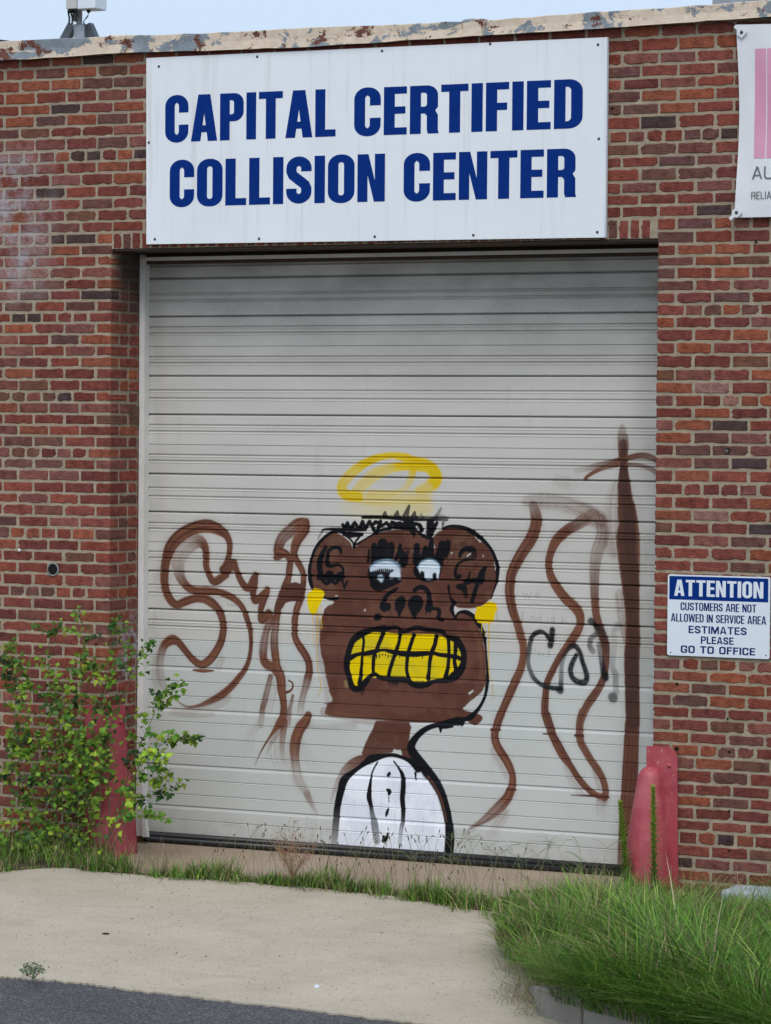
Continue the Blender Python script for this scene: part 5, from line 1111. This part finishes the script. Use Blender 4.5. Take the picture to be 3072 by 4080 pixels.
guard('door_guard', 'faded red steel door guard between the grey door and the right brick pier', (2588, 3300), [(2581, 2975), (2668, 2977), (2684, 2992), (2697, 3012), (2700, 3560), (2560, 3560), (2581, 3300)], (2667, 3050), -.012,
      [(3098, 2543, 2634, .085), (3150, 2534, 2644, .10), (3250, 2519, 2655, .125), (3350, 2506, 2666, .15), (3450, 2496, 2680, .175), (3530, 2492, 2686, .19), (3620, 2490, 2690, .20)], 1)
guard('door_guard', 'faded red steel door guard half hidden by the leafy shrub at the left pier', (448, 3100), [(345, 2812), (494, 2812), (497, 2830), (500, 3100), (502, 3400), (345, 3400)], (483, 2877), -.012,
      [(2925, 405, 490, .085), (3000, 398, 500, .10), (3100, 388, 511, .125), (3200, 378, 522, .15), (3300, 370, 530, .175), (3400, 365, 533, .19), (3460, 364, 534, .2)], -1)

# ------------------------------------------------------------ on the roof
aY = .75
an_ = empty('roof_antenna', P(322, 175, aY)); tag(an_, 'small grey radio antenna with cable loops on a braced mast on the roof', 'antenna', kind='thing')
ap = lambda x, y, Y=aY: tuple(P(x, y, Y))
def pxbox(x0, x1, y0, y1, Y, dep, name, mat, parent):
    a, b = P(x0, y1, Y), P(x1, y0, Y); mb = MB(); mb.box(a[0], b[0], Y, Y + dep, a[2], b[2]); return bevel(mb.build(name, mat, parent), .004, 2)
pxbox(262, 307, -190, 36, aY - .10, .12, 'radio_box', M['grey_box'], an_)
pxbox(308, 380, -190, 36, aY - .14, .14, 'antenna_panel', M['sign_white'], an_)
mb = MB(); mb.tube([ap(316, 30), ap(316, 200)], .019, 14); mb.build('mast', M['galv'], an_, True)
pxbox(293, 335, 93, 200, aY - .03, .05, 'mast_socket', M['galv'], an_)
for pts in ([(275, 100), (238, 180)], [(293, 96), (296, 100)]):
    pass
for x0, x1 in ((283, 240), (343, 378)):
    A, B = P(x0, 98, aY), P(x1, 178, aY); mb = MB(); d = (B - A) / np.linalg.norm(B - A); nn = np.array([d[2], 0, -d[0]]) * .026
    v = [A - nn, A + nn, B + nn, B - nn]; mb.add(v + [p + np.array([0, .05, 0]) for p in v], [(0, 1, 2, 3), (7, 6, 5, 4), (0, 4, 5, 1), (1, 5, 6, 2), (2, 6, 7, 3), (3, 7, 4, 0)]); mb.build('brace', M['dark_steel'], an_)
for x0, y0, x1, y1, r in ((272, 50, 275, 98, .006), (282, 50, 288, 96, .006), (291, 48, 284, 98, .004), (299, 35, 298, 85, .012)):
    mb = MB(); A, B = P(x0, y0, aY - .06), P(x1, y1, aY - .06); C2 = (A + B) / 2 + np.array([.012, -.01, 0]); mb.tube([A, C2, B], r, 6); mb.build('cable', M['black'], an_, True)
mb = MB(); mb.tube([ap(353, 50, aY - .06), ap(350, 64, aY - .06), ap(340, 76, aY - .06), ap(334, 84, aY - .06), ap(335, 98, aY - .06)], .004, 6); mb.build('cable', M['black'], an_, True)
mb = MB(); mb.ball(ap(353, 44, aY - .08), .013, 10, 6); mb.build('connector', M['black'], an_, True)
mb = MB(); mb.ball(ap(281, 44, aY - .06), .018, 10, 6, (1.2, 1, .8)); mb.build('connector', M['black'], an_, True)
a = P(2838, 60, 1.6); b = P(3072, -60, 1.6); mb = MB(); 
mb.box(a[0], 4.95, 1.6, 2.4, Z_TOP - .1, P(2838, 8, 1.6)[2] + .03); ru = mb.build('rooftop_duct', M['galv']); tag(ru, 'flat grey metal duct lying on the roof at the top right corner', 'duct', kind='thing')
mb = MB(); pts = [P(x, y, .9) for x, y in ((-300, 150), (0, 163), (40, 168), (85, 174), (130, 182), (170, 192))]; mb.tube(pts, .009, 8); tag(mb.build('roof_cable', M['black'], None, True), 'black cable sagging over the roof edge at the far left', 'cable', kind='thing')

# ------------------------------------------------------------ plants
def blade(mb, base, h, lean, ang, wd, col, curl=.5, n=4):
    bx, by, bz = base; dx, dy = math.cos(ang), math.sin(ang); px_, py_ = -dy, dx
    vs = []; fs = []
    for i in range(n + 1):
        s = i / n; r = lean * s ** (1 + curl); z = h * (s - .35 * (lean / max(h, .01)) * s * s * .9)
        w_ = wd * (1 - s) ** .7 * (.6 + .8 * min(s * 3, 1) * .5) if i < n else 0
        c_ = (bx + dx * r, by + dy * r, bz + z)
        if i < n: vs += [(c_[0] - px_ * w_, c_[1] - py_ * w_, c_[2]), (c_[0] + px_ * w_, c_[1] + py_ * w_, c_[2])]
        else: vs.append(c_)
    for i in range(n - 1): fs.append((2 * i, 2 * i + 1, 2 * i + 3, 2 * i + 2))
    fs.append((2 * n - 2, 2 * n - 1, 2 * n))
    k0 = len(mb.v); mb.v += [tuple(map(float, v)) for v in vs]; mb.f += [tuple(i + k0 for i in f) for f in fs]
    mb.c += [tuple(col) for j in range(len(vs))]
GR = [(.065, .18, .02), (.10, .26, .03), (.14, .30, .035), (.20, .36, .05), (.04, .12, .015), (.29, .42, .08), (.12, .28, .03)]
DR = [(.33, .27, .15), (.27, .21, .11), (.4, .34, .2), (.2, .15, .08)]
def gcol(dry): 
    c = R.choice(DR) if R.random() < dry else R.choice(GR); v = R.uniform(.6, 1.35); return tuple(x * v for x in c)
def inpoly(x, y, pl):
    c = False
    for (ax, ay), (bx, by) in zip(pl, pl[1:] + pl[:1]):
        if (ay > y) != (by > y) and x < (bx - ax) * (y - ay) / (by - ay) + ax: c = not c
    return c
# strip along the threshold
mb = MB()
def tuft(mb, x, y, z, n, h, spread, dry, wd=.0028, leanf=.6):
    for i in range(n):
        a = R.uniform(0, 6.283); hh = h * R.uniform(.45, 1.1)
        blade(mb, (x + R.gauss(0, spread), y + R.gauss(0, spread * .7), z), hh, hh * R.uniform(.1, leanf), a, wd * R.uniform(.7, 1.4), gcol(dry))
for i in range(520):
    x = R.uniform(-.3, 3.35); dens = .35 + .65 * (x / 3.4)
    if .1 < x < .55: dens = .5
    if R.random() > dens: continue
    y = float(np.interp(x, far_x, far_y)) + .03 + R.gauss(0, .045); pt = math.sin(x * 8.3) + math.sin(x * 19. + 1) * .7
    if pt < -.9 and R.random() < .7: continue
    tuft(mb, x, y, zg(y), R.randint(10, 24), R.uniform(.05, .12) * (.85 + .4 * x / 3.4) * (1.1 + .45 * pt), .03, .28, .0032, 1.4)
for i in range(85):
    x = 3.45 - abs(R.gauss(0, .55)); y = float(np.interp(x, far_x, far_y)) + R.gauss(0, .09); tuft(mb, x, y, zg(y), R.randint(9, 18), R.uniform(.09, .19), .045, .35, .003, 1.2)
tag(mb.build('grass', M['blade']), 'low green grass growing in the seam before the door', 'grass', kind='stuff')
# left verge
mb = MB()
for i in range(620):
    x = R.uniform(-2., .15); y = R.uniform(-.8, -.03) if x < -.2 else R.uniform(-.5, -.1)
    tuft(mb, x, y, zg(y) + .012, R.randint(6, 14), R.uniform(.06, .19), .03, .38, .0025, 1.0)
tag(mb.build('grass', M['blade']), 'mixed dry and green grass at the foot of the left pier', 'grass', kind='stuff')
# the overgrown bed
mb = MB(); bp = [tuple(p) for p in bed_poly]
GP = [tuple(G(x, y)[:2]) for x, y in ((2040, 3600), (1985, 3680), (1990, 3780), (2040, 3880), (2120, 3950), (2230, 4010), (2340, 4090), (2800, 4215), (3500, 4420))] + [(6.5, -1.), (5.6, -.05), (3.45, -.05), (3.3, -.4)]
gx0, gx1 = min(p[0] for p in GP), min(max(p[0] for p in GP), 6.2); gy0, gy1 = min(p[1] for p in GP), max(p[1] for p in GP)
cnt = 0; tries = 0
while cnt < 2900 and tries < 60000:
    tries += 1; x = R.uniform(gx0, gx1); y = R.uniform(gy0, gy1)
    if not inpoly(x, y, GP): continue
    px, py, _ = px_of((x, y, zg(y)))
    if px > 3350: 
        if R.random() < .8: continue
    far = (y + .05) / -3.2     # 0 at the wall, 1 at the kerb
    if y > -.75 and R.random() < .6: continue
    cnt += 1
    h = float(np.interp(-y, [0, .6, 1.0, 1.6, 3.], [.05, .07, .15, .27, .36])) * R.uniform(.8, 1.25)
    edgef = min(1, max(0, (px - 2050) / 220)); h *= .5 + .5 * edgef
    dry = .6 if y > -.8 else (.08 if R.random() < .7 else .5)
    if px < 2180: dry = .38
    if py > 3950 and px < 2420: dry = .5; h *= .5
    cn = math.sin(x * 7.3 + 2 * math.sin(y * 5.1)) + math.sin(y * 8.7 + x * 3.1)
    h *= 1 + .22 * cn
    if cn < -1.1 and R.random() < .6: continue
    base_a = cn * 1.7 + R.gauss(0, .7)
    for q in range(R.randint(9, 16)):
        a = base_a + R.gauss(0, 1.); hh = h * R.uniform(.6, 1.25); blade(mb, (x + R.gauss(0, .022), y + R.gauss(0, .022), zg(y) + BZ * .6), hh, hh * R.uniform(.3, 1.7), a, .0031 * R.choice((.6, .8, 1., 1.3, 2.1)), gcol(dry), .6, 5)
for i in range(7200):
    x0_ = R.uniform(2300, 3350) if i > 900 else R.uniform(2180, 2400); q = G(x0_, float(np.interp(x0_, [2145, 2316, 2700, 3500], [4047, 4096, 4205, 4430])) - R.uniform(-15, 130))
    h = R.uniform(.14, .42) * (1 if i > 900 else .4); a = -math.pi / 2 + R.gauss(-.2, .75)
    blade(mb, (q[0], q[1] + .03, zg(q[1]) + .09), h, h * R.uniform(.6, 1.6), a, .0031 * R.uniform(.6, 1.4), gcol(.08 if i > 900 else .5), .5, 5)
for i in range(500):
    x0_, y0_ = R.choice(((R.gauss(2060, 45), R.uniform(3780, 4010)), (R.gauss(2130, 40), R.uniform(3900, 4060)))); q = G(x0_, y0_); h = R.uniform(.04, .12)
    blade(mb, tuple(q), h, h * R.uniform(.8, 2.), R.uniform(0, 6.28), .0016, gcol(.65), .3, 5)
for i in range(260):      # dead straw lying across the clump
    x0_, y0_ = R.uniform(2020, 3100), R.uniform(3640, 4080); q = G(x0_, y0_); h = R.uniform(.15, .35)
    blade(mb, (q[0], q[1], zg(q[1]) + .06), h, h * R.uniform(.8, 1.8), R.uniform(0, 6.28), .0016, tuple(c * R.uniform(.8, 1.2) for c in (.42, .36, .2)), .3, 5)
tag(mb.build('grass', M['blade']), 'long lush green grass overflowing the kerbed bed at lower right', 'grass', kind='stuff')
# matted dry growth by the wall
mb = MB()
for i in range(160):
    x = R.uniform(-.1, 1.); y = -.42 + R.gauss(0, .09); a = R.uniform(0, 6.283); h = R.uniform(.06, .2); blade(mb, (x, y, zg(y) + .015), h, h * R.uniform(.6, 1.6), a, .0014, tuple(c * 1.1 for c in R.choice(DR)), .3, 5)
for i in range(1100):
    x = R.uniform(3.05, 5.); y = R.uniform(-.6, -.04) if x > 3.35 else R.uniform(-.6, -.25); z = zg(y) + .02; a = R.uniform(0, 6.283); h = R.uniform(.08, .3)
    blade(mb, (x, y, z), h, h * R.uniform(.5, 1.3), a, .0018, gcol(.6), .3, 5)
tag(mb.build('dry_grass', M['blade']), 'tangled dry grass heaped at the jambs and the foot of the right pier', 'grass', kind='stuff')
# seed heads
def seed(mb, x, y, z, h, col, hcol, lean=.2, head=.018):
    a = R.uniform(0, 6.283); pts = []
    for i in range(5):
        s = i / 4; pts.append((x + math.cos(a) * lean * h * s * s, y + math.sin(a) * lean * h * s * s, z + h * s))
    mb.tube(pts, .0009, 3, col, False)
    d = Vector(pts[-1]) - Vector(pts[-2]); d.normalize(); p = Vector(pts[-1]); L = head
    mb.tube([p, p + d * L * .3, p + d * L * .7, p + d * L], [.0012, .0032, .003, .0008], 5, hcol, False)
mb = MB()
for i in range(150):
    x = R.choice((R.uniform(.9, 2.9), R.gauss(2., .35))); y = -.5 + R.gauss(0, .07); seed(mb, x, y, zg(y), R.uniform(.12, .34), (.16, .17, .07), (.10, .075, .045), R.uniform(.1, .6), R.uniform(.015, .03))
for i in range(200):
    x = R.uniform(-.1, 3.3) if i % 2 else R.uniform(-.1, .8); y = -.5 + R.gauss(0, .07); h = R.uniform(.15, .3); blade(mb, (x, y, zg(y)), h, h * .7, R.uniform(0, 6.28), .0011, gcol(.75), .3, 5)
for i in range(26):   # finger grass with splayed tips
    x = R.uniform(2.3, 3.35); y = -.6 + R.gauss(0, .06); h = R.uniform(.2, .36); a = R.uniform(0, 6.28); tx, ty, tz = x + .25 * h * math.cos(a), y + .25 * h * math.sin(a), zg(y) + h
    mb.tube([(x, y, zg(y)), ((x + tx) / 2, (y + ty) / 2, zg(y) + h * .6), (tx, ty, tz)], .0009, 3, (.17, .2, .08), False)
    for q in range(4):
        b_ = R.uniform(0, 6.28); mb.tube([(tx, ty, tz), (tx + .05 * math.cos(b_), ty + .05 * math.sin(b_), tz + .035), (tx + .09 * math.cos(b_), ty + .09 * math.sin(b_), tz + .04)], .0009, 3, (.2, .23, .1), False)
tag(mb.build('seed_grass', M['dry']), 'thin seed stalks standing in front of the door bottom', 'grass', kind='stuff')
# lobed-leaf shrub
def leaf(mb, p, size, nrm, ang, col):
    n = Vector(nrm).normalized(); a = n.cross(Vector((0, 0, 1)) if abs(n.z) < .95 else Vector((1, 0, 0))).normalized(); b = n.cross(a)
    u = a * math.cos(ang) + b * math.sin(ang); v = n.cross(u)
    shp = [(0, 0), (.18, .28), (.42, .46), (.40, .22), (.62, .26), (.78, .12), (1.0, 0), (.78, -.12), (.62, -.26), (.40, -.22), (.42, -.46), (.18, -.28)]
    pts = [Vector(p) + (u * x + v * y) * size + n * (abs(y) * .25 * size - .12 * size * x * x) for x, y in shp]; k = len(pts)
    mid = Vector(p) + u * .45 * size
    mb.add(pts + [mid], [(i, (i + 1) % k, k) for i in range(k)], col)
LG = [(.10, .22, .02), (.15, .29, .025), (.06, .15, .02), (.21, .36, .03), (.04, .10, .02), (.30, .42, .035), (.17, .31, .03)]
def lcol(): c = R.choice(LG); v = R.uniform(.45, 1.35); return tuple(x * v for x in c)
def shrub(name, label, stems, Yr, mass, nmass, size=(.025, .045), dens=34, cat='shrub', cols=None, thick=.0035, side=0):
    base = np.mean([st[0] for st in stems], axis=0); bp_ = P(base[0], base[1], Yr); e = empty(name, (bp_[0], Yr, bp_[2])); tag(e, label, cat, kind='thing')
    sm = MB(); lm_ = MB()
    for st in stems:
        Y0 = Yr + R.uniform(-.1, .08); Y1 = Y0 + R.uniform(-.12, .04)
        pts = [P(x, y, Y0 + (Y1 - Y0) * i / (len(st) - 1)) for i, (x, y) in enumerate(st)]
        Q = cat_(pts); sm.tube(Q, [thick * (1 - .75 * i / len(Q)) for i in range(len(Q))], 5)
        if side:
            for q in range(side):
                i0 = int(R.uniform(.2, .92) * (len(Q) - 1)); p0 = Q[i0]; dr = Q[min(i0 + 1, len(Q) - 1)] - Q[i0 - 1]; dr = dr / (np.linalg.norm(dr) + 1e-9)
                sd_ = np.array([R.choice((-1, 1)) * R.uniform(.5, 1.), R.uniform(-.5, .2), R.uniform(-.1, .6)]); v = dr * .6 + sd_; v /= np.linalg.norm(v); ln = R.uniform(.07, .17)
                tw = [p0 + v * ln * j / 4 + np.array([0, 0, -.02 * (j / 4) ** 2]) for j in range(5)]; sm.tube(tw, .0012, 4)
                cl_ = cols() if cols else lcol()
                for j in range(9):
                    p = tw[0] + (tw[4] - tw[0]) * R.uniform(.35, 1.08); c3 = tuple(c * R.uniform(.8, 1.2) for c in cl_)
                    leaf(lm_, p + np.array([R.gauss(0, .01), R.gauss(0, .01), R.gauss(0, .01)]), R.uniform(*size) * 1.15, (R.gauss(0, .5), -.7 + R.gauss(0, .3), .7), R.uniform(0, 6.28), c3)
        L = sum(np.linalg.norm(Q[i + 1] - Q[i]) for i in range(len(Q) - 1)); nl = int(L * dens)
        for i in range(nl):
            s = R.uniform(.12, 1.) ** .85; p = Q[min(int(s * (len(Q) - 1)), len(Q) - 1)]
            for w2 in range(R.randint(1, 3)):
                off = np.array([R.gauss(0, .022), R.gauss(0, .022), R.gauss(0, .018)])
                leaf(lm_, p + off, R.uniform(*size), (R.gauss(0, .7), -.6 + R.gauss(0, .5), .6 + R.gauss(0, .5)), R.uniform(0, 6.28), cols() if cols else lcol())
    for i in range(nmass):
        x0, y0, rx, ry = R.choice(mass); a = R.uniform(0, 6.28); r = math.sqrt(R.random()); p = P(x0 + rx * r * math.cos(a), y0 + ry * r * math.sin(a), Yr + R.uniform(-.2, .14))
        if p[2] < zg(Yr): continue
        leaf(lm_, p, R.uniform(*size) * 1.05, (R.gauss(0, .5), -.7 + R.gauss(0, .4), .6 + R.gauss(0, .4)), R.uniform(0, 6.28), cols() if cols else lcol())
    sm.build('stems', M['stem'], e, True); f = lm_.build('foliage', M['leaf'], e); f['kind'] = 'stuff'; return e
def cat_(pts): return list(cat([tuple(p) for p in pts], 6))
stems = [[(380, 3380), (330, 3050), (322, 2750), (335, 2560), (313, 2420)], [(400, 3380), (400, 3000), (415, 2790), (440, 2600), (475, 2450)], [(350, 3380), (260, 3000), (215, 2750), (190, 2600), (222, 2455)],
         [(420, 3360), (520, 3060), (590, 2900), (640, 2790), (712, 2712)], [(420, 3370), (560, 3040), (640, 2970), (720, 2940), (786, 2942)], [(440, 3300), (430, 2950), (500, 2760), (560, 2620), (583, 2552)],
         [(330, 3380), (180, 3050), (100, 2800), (40, 2650), (22, 2570)], [(430, 3380), (520, 3200), (600, 3170), (680, 3140), (728, 3112)], [(360, 3380), (180, 3120), (90, 2980), (30, 2940)], [(340, 3390), (140, 3200), (60, 2850), (110, 2620)],
         [(420, 3370), (540, 3110), (600, 3040), (590, 3000)], [(400, 3370), (300, 2950), (250, 2800), (280, 2700)], [(330, 3390), (120, 3240), (40, 3120), (10, 3060)], [(450, 3370), (540, 3230), (600, 3260)]]
shrub('leafy_shrub', 'tall leafy green shrub with lobed leaves growing up the left brick pier', stems, -.28, [(270, 3080, 190, 190), (250, 3280, 200, 120), (160, 3000, 140, 160), (240, 3000, 110, 220), (200, 3370, 220, 60), (340, 3090, 110, 150), (330, 3180, 60, 200), (390, 2980, 90, 120), (100, 3300, 130, 100)], 1300, (.02, .045), 30, side=8)
shrub('small_weed', 'small grey green weed growing at the edge of the asphalt', [[(135, 3895), (110, 3860), (90, 3845)], [(135, 3895), (135, 3850)], [(138, 3895), (165, 3860), (185, 3880)], [(130, 3895), (90, 3880)]], -3.38, [(125, 3862, 45, 22)], 120, (.009, .018), 60, 'weed', lambda: tuple(x * R.uniform(.6, 1.3) for x in (.13, .16, .09)), .002)
def stalk(label, top, base, Yr, n=230, L=.075):
    A, B = P(base[0], base[1], Yr), P(top[0], top[1], Yr); e = empty('weed_stalk', A); tag(e, label, 'weed', 'tall weed stalks by the right guard', 'thing'); sm = MB(); lf = MB()
    Q = [A + (B - A) * i / 8 + np.array([.008 * math.sin(i * 1.1), 0, 0]) for i in range(9)]; sm.tube(Q, [.005 * (1 - .7 * i / 8) for i in range(9)], 6); sm.build('stem', M['stem'], e, True)
    for i in range(n):
        s = (i + 1) / n; p = A + (B - A) * s; a = i * 2.4; ll = L * (1.1 - .75 * s) * R.uniform(.8, 1.2); g = (.12 + .2 * s, .24 + .22 * s, .035 + .03 * s); v = R.uniform(.8, 1.15)
        blade(lf, tuple(p), ll * (.9 if s > .5 else .65), ll * .8, a, .0085, tuple(x * v for x in g), .1, 3)
    o = lf.build('foliage', M['blade'], e); o['kind'] = 'stuff'
stalk('tall leafy weed stalk in front of the brown painted stripe at the door edge', (2470, 3195), (2505, 3590), -.22)
stalk('tall leafy weed stalk standing in front of the red nose of the guard', (2602, 3135), (2608, 3600), -.42)
# dried bush
e = empty('dry_weed', P(1165, 3500, -.62)); tag(e, 'small dried rust brown weed bush in front of the door', 'weed', kind='thing'); sm = MB(); base = P(1165, 3500, -.62)
for i in range(46):
    a = R.uniform(-.75, .75); L = R.uniform(.14, .33); tip = base + np.array([L * math.sin(a) * .75, R.gauss(0, .04), L * math.cos(a)]); mid = base + (tip - base) * .5 + np.array([R.gauss(0, .012), 0, .01])
    sm.tube([tuple(base), tuple(mid), tuple(tip)], [.0016, .001, .0006], 3, (.25, .17, .09), False)
    for q in range(12):
        t = R.uniform(.55, 1.05); p = base + (tip - base) * t + np.array([R.gauss(0, .008), R.gauss(0, .008), R.gauss(0, .008)]); sm.ball(p, .0028, 4, 3, (1, 1, 1.4), tuple(x * R.uniform(.7, 1.2) for x in (.36, .2, .13)))
sm.build('twigs', M['dry'], e)
# dead dock spike and long loose stems
e = empty('dry_spike', P(2960, 3760, -1.4)); tag(e, 'dead rust brown seed spike standing in the long grass', 'weed', kind='thing'); sm = MB(); A, B = P(2975, 3860, -1.5), P(2958, 3612, -1.5)
sm.tube([A, (A + B) / 2, B], .003, 5, (.1, .05, .03)); 
for i in range(260):
    t = R.uniform(.25, 1.); p = A + (B - A) * t + np.array([R.gauss(0, .009 * (1.2 - t)), R.gauss(0, .008), 0]); sm.ball(p, .004, 4, 3, (1, 1, 1.3), tuple(x * R.uniform(.6, 1.5) for x in (.11, .055, .035)))
sm.build('seed_head', M['dry'], e)
mb = MB()
for pts in ([(2095, 4000), (2180, 3985), (2215, 3930), (2222, 3860), (2260, 3820)], [(2050, 4040), (2150, 4050), (2185, 3990)], [(2120, 3900), (2160, 3880), (2200, 3850)], [(2040, 3990), (2100, 4000), (2160, 3960)]):
    q = [G(x, y) + np.array([0, -.0, .02 + .04 * i]) for i, (x, y) in enumerate(pts)]; mb.tube(cat_(q), .0022, 4, (.36, .27, .17), False)
tag(mb.build('dry_runners', M['dry']), 'pale dry runners trailing over the kerb corner', 'weed', kind='thing')
# loose things on the ground
a, b = G(2880, 3640), G(3300, 3600); mb = MB(); mb.box(a[0], a[0] + .9, a[1] - .05, a[1] + .2, zg(a[1]), zg(a[1]) + .13); st = bevel(mb.build('pale_slab', M['stone']), .02, 3); tag(st, 'pale bluish slab lying in the grass near the right wall', 'slab', kind='thing')
c_ = G(1263, 3935); mb = MB(); mb.tube([(c_[0], c_[1], c_[2] + .001), (c_[0], c_[1], c_[2] + .010)], [.014, .0125], 16); mb.ball((c_[0], c_[1], c_[2] + .009), .0125, 12, 5, (1, 1, .35)); thing_mesh(mb, 'bottle_cap', M['sign_white'], 'small white bottle cap lying on the concrete drive', 'bottle cap')
c_ = G(422, 3722); mb = MB(); mb.ball((c_[0], c_[1], c_[2] + .003), .019, 12, 6, (1.1, .9, .22)); thing_mesh(mb, 'tar_spot', M['rubber'], 'flat dark spot of tar on the concrete drive', 'tar spot')
mb = MB()
for i in range(420):
    x, y = R.uniform(60, 2080), R.uniform(3520, 4000); c_ = G(x, y)
    if c_[1] < -3.3: continue
    s = R.uniform(.0015, .0042) * (1.5 if R.random() < .1 else 1); k_ = R.uniform(.06, .3); mb.ball((c_[0], c_[1], c_[2] + s * .3), s, 5, 3, (1, .8, .6), (k_, k_ * .92, k_ * .82))
for i in range(160):
    x, y = R.uniform(500, 2100), 0; c_ = G(x, 3490 + .065 * (x - 600) + R.gauss(0, 16)); s = R.uniform(.004, .012); a = R.uniform(0, 6.28); col = R.choice([(.12, .07, .04), (.2, .14, .08), (.3, .22, .13), (.07, .05, .03)])
    mb.add([(c_[0] - s * math.cos(a), c_[1] - s * math.sin(a), c_[2] + .002), (c_[0] + s * .3 * math.sin(a), c_[1] - s * .3 * math.cos(a), c_[2] + .004), (c_[0] + s * math.cos(a), c_[1] + s * math.sin(a), c_[2] + .003), (c_[0] - s * .3 * math.sin(a), c_[1] + s * .3 * math.cos(a), c_[2] + .0065)], [(0, 1, 2, 3)], col)
tag(mb.build('grit', M['dry']), 'grit and dead leaf bits scattered on the concrete', 'debris', kind='stuff')
